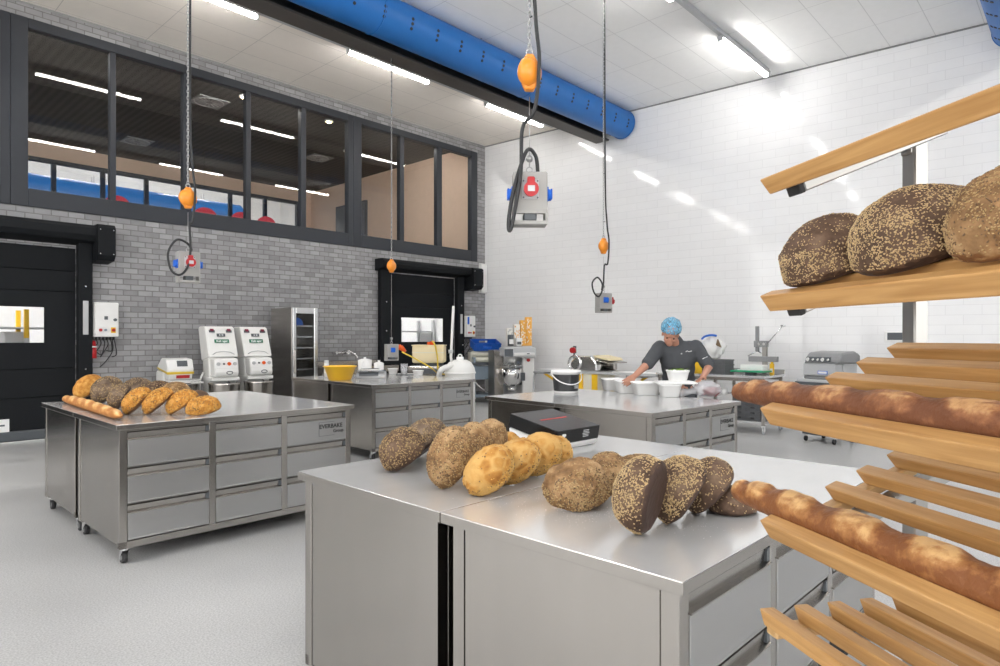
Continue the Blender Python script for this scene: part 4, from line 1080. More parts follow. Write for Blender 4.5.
# ================================================================== MACHINES ALONG THE BRICK WALL
def spiral_mixer(label, x, y, rz):
    t = thing('spiral_mixer', label, 'dough mixer', (x, y, 0), rz, 'white spiral mixers')
    W = .43
    b = MB().prism([(.0, .0), (.78, 0), (.78, .14), (.38, .18), (.34, .85), (.30, 1.15), (.0, 1.15)], -W / 2 + .02, W / 2 - .02, 'X', .012, Matrix.Rotation(PI, 4, 'Z') @ Matrix.Translation((0, -.0, 0)))
    b.build('base', 'white_enamel', t)
    # tilted upper hood
    h = MB().prism([(.02, 1.10), (-.40, 1.16), (-.34, 1.60), (-.30, 1.63), (-.02, 1.63), (.02, 1.60)], -W / 2, W / 2, 'X', .014)
    ho = h.build('hood', 'white_enamel', t)
    def F_(xx, zz, off=0.0):                      # point of the sloping hood front
        k = (zz - 1.16) / .44; return Vector((xx, -.40 + .06 * k - off, zz))
    for s in (-1, 1):
        MB().box(s * .125 - .04, s * .125 + .04, -.372, -.33, 1.535, 1.572, .004).m(1).box(s * .125 - .026, s * .125 + .026, -.378, -.34, 1.555, 1.592, .006).build('knob', ['slate', 'maroon'], ho)
    MB().box(-.06, .06, -.378, -.34, 1.472, 1.520, .003).m(1).box(-.03, -.012, -.380, -.378, 1.482, 1.510).box(.005, .03, -.380, -.378, 1.482, 1.51).build('timer', ['slate', 'lightgrey'], ho)
    lb = MB().box(-.105, .105, -.388, -.34, 1.375, 1.430, .002).build('badge', 'green_label', ho)
    tx_ = text('Kalt ager', .046, 'text_white', lb, (0, 0, 0), (0, 0, 0), align='CENTER'); tx_.data.transform(Matrix.Translation((0, -.3895, 1.388)) @ Matrix.Rotation(PI / 2, 4, 'X'))
    MB().tube([(-.16, -.402, 1.20), (-.10, -.402, 1.235), (0, -.402, 1.248), (.10, -.402, 1.235), (.16, -.402, 1.20)], .006, 6).build('hood_line', 'lightgrey', ho)
    S_ = Matrix.Identity(4); S_[1][2] = .34; S_[1][3] = -.34 * 1.16
    for o_ in [ho] + list(ho.children_recursive): o_.data.transform(S_)
    # head with controls
    hd = MB().prism([(-.10, .90), (-.52, .86), (-.55, .92), (-.50, 1.14), (-.10, 1.16)], -.175, .175, 'X', .018)
    hd_ = hd.build('mixing_head', 'white_enamel', t)
    pn = MB().prism([(-.538, .995), (-.543, .997), (-.511, 1.125), (-.506, 1.123)], -.17, .17, 'X')
    for k, (xx, mt) in enumerate(((-.12, 1), (-.04, 2), (.035, 3), (.12, 1))):
        pn.m(mt).cyl((xx, -.548, 1.06), (xx, -.520, 1.062), .026 if mt != 2 else .014, n=14)
    pn.build('control_panel', ['white', 'lightgrey', 'slate', 'orange_plug'], hd_)
    MB().torus((.04, -.547, .925), .045, .006, 20, 6, Matrix.Rotation(PI / 2, 3, 'X') @ Matrix.Diagonal((1, .5, 1))).build('emblem', 'slate', hd_)
    MB().box(.176, .215, -.36, -.24, 1.05, 1.16, .008).build('switch_box', 'slate', hd_)
    MB().box(-.20, .20, -.50, -.06, .80, .858, .008).build('bowl_guard', 'white_enamel', t)
    MB().lathe([(.14, .36), (.19, .38), (.215, .48), (.225, .74), (.232, .77), (.225, .775), (.215, .76), (.205, .48), (.001, .42)], (0, -.42, 0), 36).build('bowl', 'steel_panel', t)
    MB().cyl((0, -.42, .14), (0, -.42, .37), .14, n=24).build('bowl_drive', 'white_enamel', t)
    MB().tube(smooth_curve([(0.02, -.42, .86), (.08, -.40, .74), (-.06, -.44, .66), (.08, -.42, .58), (-.04, -.4, .5)], 6), .012, 8).build('spiral', 'chrome', t)
    MB().tube(smooth_curve([(-.215, -.1, .92), (-.27, -.14, .8), (-.26, -.12, .6), (-.22, -.1, .5)], 6), .014, 8).build('hose', 'white_plastic', t)
    for s in (-1, 1):
        MB().cyl((s * .2, -.7, 0), (s * .2, -.7, .03), .03, n=12).build('foot', 'rubber', t); MB().cyl((s * .2, -.1, 0), (s * .2, -.1, .03), .03, n=12).build('foot', 'rubber', t)
    return t
spiral_mixer('left one of the two white spiral mixers with green badges', 4.36, 10.12, math.radians(-7))
spiral_mixer('right one of the two white spiral mixers, beside the steel cabinet', 4.93, 10.16, math.radians(-7))

t = thing('dough_mixer', 'small white mixer with a yellow band and bowl grille', 'dough mixer', (3.79, 10.15, 0), math.radians(-6))
MB().box(-.25, .20, -.02, .45, 0, .95, .02).build('base', 'white_enamel', t)
MB().prism([(.35, 1.0), (-.30, .93), (-.32, .99), (-.24, 1.135), (.1, 1.15), (.35, 1.03)], -.25, .20, 'X', .015).build('head', 'white', t)
MB().prism([(.36, .985), (-.315, .915), (-.325, .95), (.36, 1.01)], -.255, .205, 'X', .004).build('band', 'yellow_line', t)
MB().prism([(.3, .83), (-.28, .83), (-.31, .915), (.3, .96)], -.22, .18, 'X', .01).build('motor_cover', 'white', t)
MB().prism([(-.302, .855), (-.308, .855), (-.322, .902), (-.316, .902)], -.10, .13, 'X').build('label', 'text_red', t)
pn = MB().prism([(-.300, 1.03), (-.304, 1.03), (-.262, 1.115), (-.258, 1.115)], -.08, .10, 'X').build('display', 'slate', t)
g = MB().torus((0.03, -.22, .82), .30, .012, 28, 6)
for k in range(9): g.tube([(-.2 + .05 * k, -.05, .835), (-.22 + .062 * k, -.50, .80)], .008, 6)
g.tube([(-.26, -.50, .79), (.32, -.50, .79)], .014, 6)
g.build('bowl_grille', 'white_enamel', t)
MB().lathe([(.2, .35), (.27, .42), (.29, .76), (.30, .79), (.28, .78), (.26, .45), (.001, .4)], (0.03, -.22, 0), 32).build('bowl', 'steel_panel', t)
MB().cyl((0.03, -.22, .0), (0.03, -.22, .40), .20, n=20).build('bowl_drive', 'white_enamel', t)

for ch in t.children: ch.data.transform(Matrix.Diagonal((.80, .85, 1, 1)))

t = thing('proofing_cabinet', 'tall steel cabinet with a glass door and wire shelves', 'cabinet', (5.53, 9.90, 0), 0)
W, Dp, H = .47, .70, 1.965
MB().box(0, .02, 0, Dp, .1, H, .003).box(W - .02, W, 0, Dp, .1, H, .003).box(.02, W - .02, Dp - .02, Dp, .1, H).box(.02, W - .02, 0, Dp - .02, H - .05, H).box(.02, W - .02, 0, Dp - .02, .1, .16).build('body', 'steel_panel', t)
d = MB().box(0, .06, -.05, -.004, .12, H, .004).box(W - .07, W, -.05, -.004, .12, H, .004).box(.06, W - .07, -.05, -.004, H - .10, H, .004).box(.06, W - .07, -.05, -.004, .12, .24, .004).build('door', 'steel_bright', t)
MB().box(.055, W - .065, -.03, -.025, .23, H - .09).build('door_glass', 'cabinet_glass', d)
MB().box(.015, .045, -.085, -.05, .85, 1.25, .008).build('door_handle', 'steel_panel', d)
for k in range(8):
    z = .36 + k * .185
    s = MB()
    for y in (.04, .12, .20, .28, .36, .44, .52, .6, .66): s.tube([(.03, y, z), (W - .03, y, z)], .005, 5)
    s.box(.022, W - .022, .02, .03, z - .012, z + .012)
    s.build('shelf', 'steel_bright', t)
for x in (.05, W - .05):
    for y in (.06, Dp - .06): MB().cyl((x, y, 0), (x, y, .1), .025, n=12).build('foot', 'rubber', t)
o = MB().prism([(0, 0), (.17, .0), (.15, .09), (.07, .14), (.0, .1)], 0, .12, 'Y', .01).build('packet', 'blue', loc=(5.62, 9.96, .36 + .185 * 7 + .006)); tag(o, 'small blue packet on a shelf inside the steel cabinet', 'packet')

# basin and tap on the brick wall
t = thing('wash_basin', 'steel wash basin with splash panel on the brick wall', 'sink', (6.45, YB, 0), 0)
b = MB()
b.box(0, 1.75, -.48, -.44, .78, .90, .006).box(0, 1.75, -.04, -.002, .70, 1.0, .004).box(0, .04, -.44, -.04, .70, .90).box(1.71, 1.75, -.44, -.04, .70, .90).box(.04, 1.71, -.44, -.04, .66, .70)
b.build('basin', 'steel_panel', t)
for x in (.15, 1.6): MB().prism([(-.44, .66), (-.002, .66), (-.002, .30)], x - .02, x + .02, 'X').build('bracket', 'steel_panel', t)
tp = MB().cyl((.48, -.09, 1.16), (.78, -.09, 1.16), .022, n=12)
for x in (.50, .76): tp.cyl((x, -.09, 1.16), (x, -.002, 1.16), .018, n=10).cyl((x, -.15, 1.16), (x, -.09, 1.16), .028, .02, n=12).box(x - .035, x + .035, -.17, -.15, 1.15, 1.17, .004)
tp.tube(smooth_curve([(.63, -.09, 1.16), (.65, -.14, 1.20), (.70, -.24, 1.20), (.80, -.34, 1.12), (.82, -.36, 1.06)], 6), .013, 8)
tp.build('tap', 'chrome', t)

# ================================================================== BEHIND THE BACK BENCH
cpos = atd(429.5, 355, 10.9)
t = thing('dough_divider', 'grey dough divider with a cream plastic hopper before the far door', 'dough machine', (cpos.x, cpos.y, 0), math.atan2(FW.y, FW.x) - PI / 2)
MB().box(-.30, .30, -.28, .28, .10, .82, .01).build('stand', 'lightgrey', t)
MB().box(-.33, .33, -.30, .30, .82, .98, .012).m(1).box(-.18, .2, -.305, -.30, .86, .94).build('body', ['steel_panel', 'slate'], t)
MB().box(-.12, .22, -.2, .2, .98, 1.03, .01).build('throat', 'slate', t)
h = MB().box(-.265, .265, -.24, .24, 1.03, 1.325, .03, seg=2).box(-.275, .275, -.25, .25, 1.315, 1.335, .006)
h.build('hopper', 'cream', t)
MB().box(-.265, .265, -.246, -.24, 1.20, 1.212, .002).build('hopper_seam', 'offwhite', t)
MB().cyl((.0, -.1, 1.335), (.0, -.1, 1.385), .03, n=12).cyl((.06, -.1, 1.335), (.06, -.1, 1.40), .035, n=12).build('plug', 'orange_plug', t)
MB().tube(smooth_curve([(.06, -.12, 1.40), (.12, -.27, 1.33), (.16, -.29, 1.15), (.17, -.31, 1.0), (.17, -.31, .93)], 6), .013, 8).build('lead', 'yellow_line', t)
for sx in (-.25, .25):
    for sy in (-.22, .22): MB().cyl((sx, sy, 0), (sx, sy, .1), .03, n=12).build('foot', 'rubber', t)

cpos = atd(460, 365, 9.6)
t = thing('flour_tank', 'white round-topped tank with a tall pipe right of the back bench', 'tank', (cpos.x, cpos.y, 0), math.atan2(FW.y, FW.x) - PI / 2)
MB().lathe([(.001, .06), (.23, .06), (.245, .10), (.245, 1.02), (.25, 1.03), (.25, 1.05), (.235, 1.12), (.19, 1.20), (.12, 1.245), (.001, 1.26)], n=36).build('tank_shell', 'white_enamel', t)
MB().torus((0, 0, 1.035), .25, .012, 36, 6).build('rim_band', 'white_plastic', t)
MB().tube([(-.13, -.08, 1.22), (-.14, -.10, 1.30), (-.135, -.10, 1.40), (-.10, -.1, 2.14)], .022, 12).m(1).cyl((-.142, -.10, 1.36), (-.144, -.10, 1.42), .038, n=14).build('pipe', ['white_enamel', 'lightgrey'], t)
MB().box(-.06, .06, -.03, .03, 1.25, 1.30, .01).torus((.0, 0, 1.31), .03, .009, 16, 6, Matrix.Rotation(PI / 2, 3, 'X')).build('lid_clamp', 'white_plastic', t)
MB().tube(smooth_curve([(-.1, -.16, 1.16), (-.28, -.2, 1.10), (-.33, -.12, .95), (-.25, -.05, .9)], 6), .045, 10).build('hose', 'white_enamel', t)
for k in range(3): MB().cyl((.18 * math.cos(2.1 * k), .18 * math.sin(2.1 * k), 0), (.18 * math.cos(2.1 * k), .18 * math.sin(2.1 * k), .06), .03, n=12).build('foot', 'rubber', t)

for ch in t.children: ch.data.transform(Matrix.Diagonal((.92, .92, .90, 1)))
# trolley with blue crate in the corner
a0 = math.atan2(-1, WSL)
p = atz(488, 402, 0)
t = thing('moulder', 'grey dough moulder on wheels in the far corner under a blue crate', 'dough machine', (p.x + .04, p.y + .17, 0), a0 + PI / 2 + math.radians(-35))
W = .62
MB().box(-W / 2, -W / 2 + .05, -.28, .28, .12, 1.02, .005).box(W / 2 - .05, W / 2, -.28, .28, .12, 1.02, .005).box(-W / 2, W / 2, -.26, .26, .12, .18).build('frame', 'bluegrey', t)
MB().box(-W / 2 + .05, W / 2 - .05, -.25, -.22, .52, .82, .004).build('front_panel', 'bluegrey', t)
MB().box(-W / 2 - .03, W / 2 + .06, -.30, .30, .84, .90, .01).build('deck', 'slate', t)
MB().cyl((-W / 2, -.2, .96), (W / 2, -.2, .96), .055, n=18).build('roller', 'offwhite', t)
MB().cyl((-W / 2, -.12, 1.09), (W / 2, -.12, 1.09), .06, n=18).build('roller', 'offwhite', t)
MB().box(-W / 2 - .01, W / 2 + .01, -.1, .25, .9, 1.13, .01).build('housing', 'offwhite', t)
MB().tube(smooth_curve([(-W / 2, -.28, .5), (-.1, -.34, .3), (.15, -.3, .22), (W / 2, -.25, .25)], 6), .012, 8).build('drop_tray_rail', 'chrome', t)
for sx in (-.26, .26):
    for sy in (-.22, .22):
        c = MB().box(sx - .02, sx + .02, sy - .02, sy + .02, .08, .12).build('caster', 'chrome', t); MB().cyl((sx - .012, sy, .045), (sx + .012, sy, .045), .045, n=16).build('wheel', 'rubber', c)
def crate(name, label, cat, loc, rz, W, D, H, mat, group=None, ribs=True, th=.012):
    """Open stacking crate with rim, ribs and hand holes."""
    b = MB().box(-W / 2, W / 2, -D / 2, D / 2, 0, .012, .002)
    for s in (-1, 1):
        b.box(-W / 2, W / 2, s * D / 2 - (th if s > 0 else 0), s * D / 2 + (th if s < 0 else 0), .012, H * .50)
        b.box(-W / 2, -W * .16, s * D / 2 - (th if s > 0 else 0), s * D / 2 + (th if s < 0 else 0), H * .50, H * .78)
        b.box(W * .16, W / 2, s * D / 2 - (th if s > 0 else 0), s * D / 2 + (th if s < 0 else 0), H * .50, H * .78)
        b.box(-W / 2, W / 2, s * D / 2 - (th if s > 0 else 0), s * D / 2 + (th if s < 0 else 0), H * .78, H)
        b.box(s * W / 2 - (th if s > 0 else 0), s * W / 2 + (th if s < 0 else 0), -D / 2 + th, D / 2 - th, .012, H)
        b.box(-W / 2 - .008, W / 2 + .008, s * D / 2 - .004, s * D / 2 + .004 + .006 * s, H - .022, H, .002)
        if ribs:
            for k in range(7): b.box(-W / 2 + W * (k + .5) / 7 - .006, -W / 2 + W * (k + .5) / 7 + .006, min(s * D / 2, s * (D / 2 + .007)), max(s * D / 2, s * (D / 2 + .007)), .01, H * .48)
    o = b.build(name, mat, loc=loc, rotz=rz); return tag(o, label, cat, group)
q = t.location
crate('crate', 'blue plastic crate tilted on the machine in the far corner', 'crate', (q.x + .02, q.y - .02, 1.21), a0 + PI / 2 + math.radians(-35), .62, .44, .17, 'blue_crate').rotation_euler.x = math.radians(14)

# grey steel cabinet and planetary mixer beside it
cpos = atd(495, 385, 13.95); cpos.z = 0
t = thing('machine_cabinet', 'plain grey steel machine cabinet left of the planetary mixer', 'cabinet', cpos, math.atan2(FW.y, FW.x) - PI / 2 + .35)
MB().box(-.07, .14, -.15, .25, .10, 1.19, .01).m(1).box(-.06, .13, -.10, .20, 0, .10).build('body', ['steel_dark', 'slate'], t)
MB().box(-.07, .14, -.162, -.15, .20, 1.15, .003).build('door', 'steel_panel', t)
cpos = atd(517.5, 385, 13.75); cpos.z = 0
t = thing('planetary_mixer', 'white planetary mixer with a hanging steel bowl by the white wall', 'dough mixer', cpos, math.atan2(FW.y, FW.x) - PI / 2 + .25)
MB().box(.08, .34, -.12, .38, .06, 1.13, .02).build('column', 'white_enamel', t)
MB().box(-.26, .36, -.22, .40, 0, .06, .015).build('base', 'slate', t)
hd = MB().prism([(-.36, 1.06), (.34, 1.02), (.34, 1.24), (.2, 1.28), (-.34, 1.25)], -.26, .26, 'Y', .02).build('head', 'lightgrey', t)
MB().box(-.375, -.16, -.275, -.26, 1.05, 1.23, .006).m(1).box(-.362, -.175, -.281, -.274, 1.062, 1.218).build('control_box', ['lightgrey', 'slate'], hd)
MB().box(-.15, .30, -.285, -.26, 1.08, 1.14, .004).build('front_cover', 'white', hd)
MB().cyl((-.12, 0, .92), (-.12, 0, 1.05), .09, n=20).build('planetary', 'white_enamel', t)
w = MB()
for k in range(8):
    a = PI * k / 8
    w.tube([(-.12 + .03 * math.cos(a), .03 * math.sin(a), .92), (-.12 + .10 * math.cos(a), .10 * math.sin(a), .72), (-.12, 0, .58), (-.12 - .10 * math.cos(a), -.10 * math.sin(a), .72), (-.12 - .03 * math.cos(a), -.03 * math.sin(a), .92)], .004, 5)
w.build('whisk', 'chrome', t)
g = MB().torus((-.12, 0, .86), .22, .008, 28, 6)
for k in range(14):
    a = 2 * PI * k / 14; g.tube([(-.12 + .12 * math.cos(a), .12 * math.sin(a), .96), (-.12 + .22 * math.cos(a), .22 * math.sin(a), .86)], .004, 5)
g.build('bowl_guard', 'chrome', t)
MB().lathe([(.001, .42), (.10, .43), (.18, .52), (.205, .66), (.21, .80), (.222, .80), (.215, .66), (.19, .51), (.11, .405), (.001, .40)], (-.12, 0, 0), 32).cyl((-.12, 0, .33), (-.12, 0, .41), .10, .09, n=20).build('bowl', 'steel_bright', t)
MB().box(.02, .10, -.05, .05, .45, .72, .01).box(.0, .10, -.24, -.22, .55, .72, .004).build('bowl_arm', 'slate', t)
MB().cyl((.2, -.16, .98), (.2, -.12, .98), .035, n=14).build('stop_button', 'red', t)
hl = MB().cyl((.17, -.3, 1.12), (.17, -.26, 1.12), .012, n=8).box(.12, .17, -.31, -.30, 1.11, 1.13); hl.build('lever', 'slate', t)
mx = t
# things on top of the mixer
base_z = 1.282
rz = t.rotation_euler.z
def onmix(x, y): v = Matrix.Rotation(rz, 3, 'Z') @ Vector((x, y, 0)); return Vector((t.location.x + v.x, t.location.y + v.y, base_z))
def wheat(b, W, H, y, rnd, n, m=1):
    b.m(m)
    for k in range(n):
        x = rnd.uniform(-W * .4, W * .4); z = rnd.uniform(H * .08, H * .92)
        b.box(x - .008, x + .008, y - .0012, y - .0002, z - .016, z + .016)
rnd = random.Random(8)
for k, (x, y, W, Dq, H, m1, m2, lab) in enumerate((
        (.27, .10, .13, .12, .62, 'carton_orange', 'carton_white', 'tall orange wheat-print carton at the right end on the mixer'),
        (.13, .06, .12, .12, .55, 'carton_orange', 'carton_white', 'orange and white wheat-print carton second from right on the mixer'),
        (-.01, .06, .13, .12, .46, 'carton_white', 'carton_orange', 'white carton with an orange print in the middle on the mixer'),
        (-.15, .12, .13, .12, .38, 'carton_white', 'lightgrey', 'plain white carton at the left of the mixer top'))):
    b = MB().box(-W / 2, W / 2, -Dq / 2, Dq / 2, 0, H, .004); wheat(b, W, H, -Dq / 2, rnd, 26)
    o = b.build('carton', [m1, m2], loc=onmix(x, y), rotz=rz); tag(o, lab, 'carton', 'cartons on the planetary mixer')
o = MB().cyl((0, 0, 0), (0, 0, .24), .065, n=18).m(1).box(-.045, .045, -.068, -.03, .04, .14).build('canister', ['slate', 'white'], loc=onmix(-.19, -.14), rotz=rz); tag(o, 'black canister with a white label on the mixer', 'canister')
o = MB().box(-.06, .06, -.06, .06, 0, .17, .008).m(1).box(-.045, .045, -.062, -.06, .03, .09).build('box', ['white', 'slate'], loc=onmix(-.02, -.14), rotz=rz); tag(o, 'small white box with a dark band standing on the mixer', 'box')

# ================================================================== DOUGH SHEETER by the white wall
def onlineX(px, X): d = ray(px, HY); k = X / d.x; return d.y * k
XS = 9.75
ya, yb_ = onlineX(536, XS), onlineX(657, XS)
ym = onlineX(588, XS)
t = thing('dough_sheeter', 'dough sheeter with a long white belt table and yellow side panels', 'dough machine', (XS, 0, 0), 0)
bt = MB().box(0, .62, yb_, ya, .80, .835, .006).m(1).box(-.012, .0, yb_, ya, .795, .84).box(.62, .632, yb_, ya, .795, .84)
bt.build('belt_table', ['white_plastic', 'lightgrey'], t)
for y in (ya - .10, yb_ + .45): MB().box(-.04, .66, y - .14, y + .14, .755, .80, .006).build('belt_end', 'midgrey', t)
MB().box(.02, .60, ym - .20, ym + .46, .10, .79, .01).build('pedestal', 'offwhite', t)
MB().box(-.025, .02, ym + .12, ym + .46, .38, .785, .004).build('side_panel', 'yellow', t)
MB().box(-.02, .02, ym - .20, ym - .09, .38, .785, .004).build('side_panel', 'yellow', t)
hd = MB().prism([(ym - .18, .84), (ym + .42, .84), (ym + .40, 1.0), (ym + .26, 1.12), (ym - .05, 1.12), (ym - .18, .98)], .0, .16, 'X', .02)
M2 = hd.build('head', 'steel_bright', t)
MB().cyl((.16, ym + .06, .93), (.60, ym + .06, .93), .085, n=22).cyl((.16, ym + .26, 1.0), (.60, ym + .26, 1.0), .07, n=22).build('roller', 'steel_bright', t)
MB().prism([(ym - .18, .84), (ym + .42, .84), (ym + .40, 1.0), (ym + .26, 1.12), (ym - .05, 1.12), (ym - .18, .98)], .60, .72, 'X', .02).build('head', 'steel_panel', t)
MB().prism([(ym + .1, 1.06), (ym - .40, .98), (ym - .40, 1.0), (ym + .1, 1.09)], .05, .70, 'X', .006).build('flour_tray', 'steel_panel', t)
MB().prism([(ym - .02, 1.09), (ym - .37, 1.03), (ym - .33, 1.08), (ym - .02, 1.13)], .12, .62, 'X', .01).build('tray_lid', 'cream', t)
MB().torus((-.01, ym + .30, .98), .13, .022, 24, 8, Matrix.Rotation(PI / 2, 3, 'Y')).build('hand_wheel', 'chrome', t)
ys = onlineX(572.5, XS)
MB().cyl((.05, ys, .84), (.05, ys, 1.18), .014, n=10).m(1).cyl((-.02, ys, 1.22), (.05, ys, 1.22), .055, n=16).m(0).box(.05, .09, ys - .03, ys + .03, 1.16, 1.30, .006).build('stop_button', ['slate', 'red'], t)
for y, s in ((ya - .12, 1), (yb_ + .45, -1)):
    MB().cyl((.04, y, .79), (.04, ym + s * .35, .42), .024, n=10).m(1).cyl((.58, y, .79), (.58, ym + s * .35, .42), .024, n=10).build('strut', ['yellow', 'yellow'], t)
MB().tube(smooth_curve([(.1, ya - .02, .78), (.1, ya + .10, .74), (.1, ya + .14, .6), (.1, ya + .14, .02)], 6), .022, 8).build('end_leg', 'lightgrey', t)
for y in (ym - .15, ym + .4): MB().box(.02, .6, y - .03, y + .03, 0, .1, .006).build('foot', 'midgrey', t)

for ch in t.children: ch.data.transform(Matrix.Translation((0, -ym, 0)))
t.location.y = ym

# ================================================================== WALL BENCH behind the man
XB = 9.70
y0b, y1b = 3.60, onlineX(656, XB)
Lb = y1b - y0b
t = thing('wall_bench', 'long steel wall bench on wheels with a low shelf', 'workbench', (XB, y1b, 0), -PI / 2)
# local x runs from the left end (by the man) to the right end, local y runs towards the wall
MB().box(0, Lb, 0, .82, .84, .875, .004).box(0, Lb, .80, .82, .875, .95, .004).build('worktop', 'steel_top', t)
MB().box(.02, Lb - .02, .02, .05, .79, .838).box(.02, Lb - .02, .75, .78, .79, .838).build('apron', 'steel_panel', t)
for x in (.03, Lb * .55, Lb - .07):
    for y in (.02, .74): MB().box(x, x + .045, y, y + .045, .13, .79, .003).build('leg', 'steel_panel', t)
MB().box(.02, Lb - .02, .03, .78, .155, .185, .004).build('shelf', 'steel_top', t)
MB().box(.02, Lb * .55, .1, .78, .53, .55, .004).build('shelf', 'steel_top', t)
for x in (.05, Lb * .55 + .02, Lb - .05):
    for y in (.045, .76):
        c = MB().box(x - .025, x + .025, y - .025, y + .025, .115, .13).box(x - .022, x - .017, y - .01, y + .03, .05, .115).box(x + .017, x + .022, y - .01, y + .03, .05, .115).build('caster', 'white_plastic', t)
        MB().cyl((x - .014, y + .01, .055), (x + .014, y + .01, .055), .055, n=18).m(1).cyl((x - .017, y + .01, .055), (x + .017, y + .01, .055), .025, n=12).build('wheel', ['lightgrey', 'white_plastic'], c)
def onbench(px, dy, z=.876):                     # world point on the bench at picture column px, dy in from its front edge
    y = onlineX(px, XB + dy); return Vector((XB + dy, y, z))
cx = onbench(717, .34)
for k in range(3):
    crate('crate', ['lowest', 'middle', 'uppermost'][k] + ' of the three dark crates stacked on the wall bench', 'crate', (cx.x, cx.y, .876 + k * .076), -PI / 2, .40, .36, .075, 'grey_crate', 'dark crates on the wall bench')
# white bag with a blue tie
cz = .876 + 3 * .076
bm = bmesh.new(); bmesh.ops.create_icosphere(bm, subdivisions=4, radius=1)
for v in bm.verts:
    n = v.co.copy(); d = .9 + .25 * mnoise.noise(n * 2.2) + .16 * mnoise.noise(n * 5) + .07 * mnoise.noise(n * 11)
    zz = n.z * d; s = 1 - .45 * max(0, zz) ** 1.2
    v.co = Vector((n.x * .22 * s * d, n.y * .16 * s * d, max(-.19, zz * .22)))
c0 = onbench(713, .34, cz + .192)
o = MB().frombm(bm, None, True).build('bag', 'white_matte', loc=c0, rotz=-PI / 2); tag(o, 'white plastic bag with a blue tie on the dark crates', 'bag')
MB().tube(smooth_curve([(-.16, -.06, .14), (-.08, -.12, .18), (.02, -.11, .20), (.08, -.05, .19)], 5), .018, 8).build('tie', 'blue', o)
MB().prism([(.10, .04), (.19, .0), (.13, .14)], -.13, -.09, 'Y', .006).build('price_tag', 'card_brown', o)
c0 = onbench(751, .30)
o = MB().box(-.26, .26, -.17, .17, .045, .07, .006).m(1).box(-.06, .06, -.08, .08, 0, .045, .004).build('cutting_board', ['green_board', 'slate'], loc=c0, rotz=-PI / 2); tag(o, 'green cutting board on a dark foot below the steel press', 'cutting board')
o = MB().box(-.20, .22, -.10, .14, 0, .012, .002).m(1).box(-.17, .20, -.08, .12, .012, .085, .012).build('tray', ['white', 'white_matte'], loc=c0 + Vector((.06, 0, .071)), rotz=-PI / 2); tag(o, 'white wrapped tray lying on the green cutting board', 'tray')
c0 = onbench(765, .55)
t = thing('bench_press', 'grey steel pillar press with a long lever on the wall bench', 'press', c0, -PI / 2)
MB().box(-.035, .035, -.035, .035, 0, .46, .004).box(-.09, .09, -.08, .08, 0, .012, .003).build('pillar', 'steel_dark', t)
MB().box(-.24, .20, -.06, .03, .20, .285, .006).build('press_head', 'midgrey', t)
MB().box(-.16, .04, -.05, .05, .43, .53, .006).m(1).cyl((-.08, -.055, .48), (-.08, -.05, .48), .02, n=12).cyl((0, -.055, .48), (0, -.05, .48), .02, n=12).build('gear_block', ['midgrey', 'chrome'], t)
MB().box(-.145, -.095, -.025, .025, .36, .76, .004).build('rack_bar', 'midgrey', t)
MB().cyl((.03, 0, .48), (.28, -.02, .76), .009, n=8).cyl((.25, -.02, .765), (.32, -.02, .765), .014, n=8).build('lever', 'chrome', t)
for s in (-1, 1): MB().cyl((-.12, 0, .37), (-.12 + s * .15, 0, .285), .010, n=8).build('brace', 'chrome', t)
c0 = onbench(772, .50)
o = MB().box(-.03, .03, -.025, .025, 0, .175, .008).m(1).box(-.02, .02, -.026, -.02, .04, .10).m(0).cyl((0, 0, .175), (0, 0, .20), .02, n=12).build('bottle', ['yellow', 'carton_white'], loc=c0, rotz=-PI / 2); tag(o, 'slim yellow pack standing at the right end of the wall bench', 'bottle')
c0 = onbench(699, .20)
o = MB().cyl((0, 0, 0), (0, 0, .25), .085, n=20).cyl((0, 0, .25), (0, 0, .28), .06, n=16).build('canister', 'yellow', loc=c0); tag(o, 'yellow canister on the wall bench behind the man', 'canister')
for k, (px, m_, h, w_, lab, dy) in enumerate(((719, 'white', .10, .045, 'left white jar on the shelf under the wall bench', .14), (724.5, 'white', .10, .045, 'right white jar on the shelf under the wall bench', .14))):
    c0 = onbench(px, dy, .551)
    o = MB().cyl((0, 0, 0), (0, 0, h), w_, n=18).cyl((0, 0, h), (0, 0, h + .012), w_ + .004, n=18).build('jar', m_, loc=c0); tag(o, lab, 'jar', 'jars under the wall bench')
for k, (px, m_, h, w_, lab) in enumerate(((712, 'card_brown', .10, .12, 'brown carton on the shelf under the wall bench beside the jars'), (705.5, 'lightgrey', .08, .10, 'pale tub on the shelf under the wall bench beside the brown carton'))):
    c0 = onbench(px, .20, .551)
    o = MB().box(-w_ / 2, w_ / 2, -.08, .08, 0, h, .004).box(-w_ / 2 - .003, w_ / 2 + .003, -.083, .083, h - .02, h - .002, .002).build('box', m_, loc=c0, rotz=-PI / 2); tag(o, lab, 'box', 'boxes under the wall bench')
for c in range(2):
    cx = onbench((744, 757)[c], .24)
    for k in range(5):
        crate('crate', ['bottom', 'second', 'third', 'fourth', 'top'][k] + ' dark crate of the ' + ('left' if c == 0 else 'right') + ' stack under the wall bench', 'crate', (cx.x, cx.y, .186 + k * .078), -PI / 2, .20 if True else 0, .36, .076, 'grey_crate', 'dark crates under the wall bench', ribs=True)

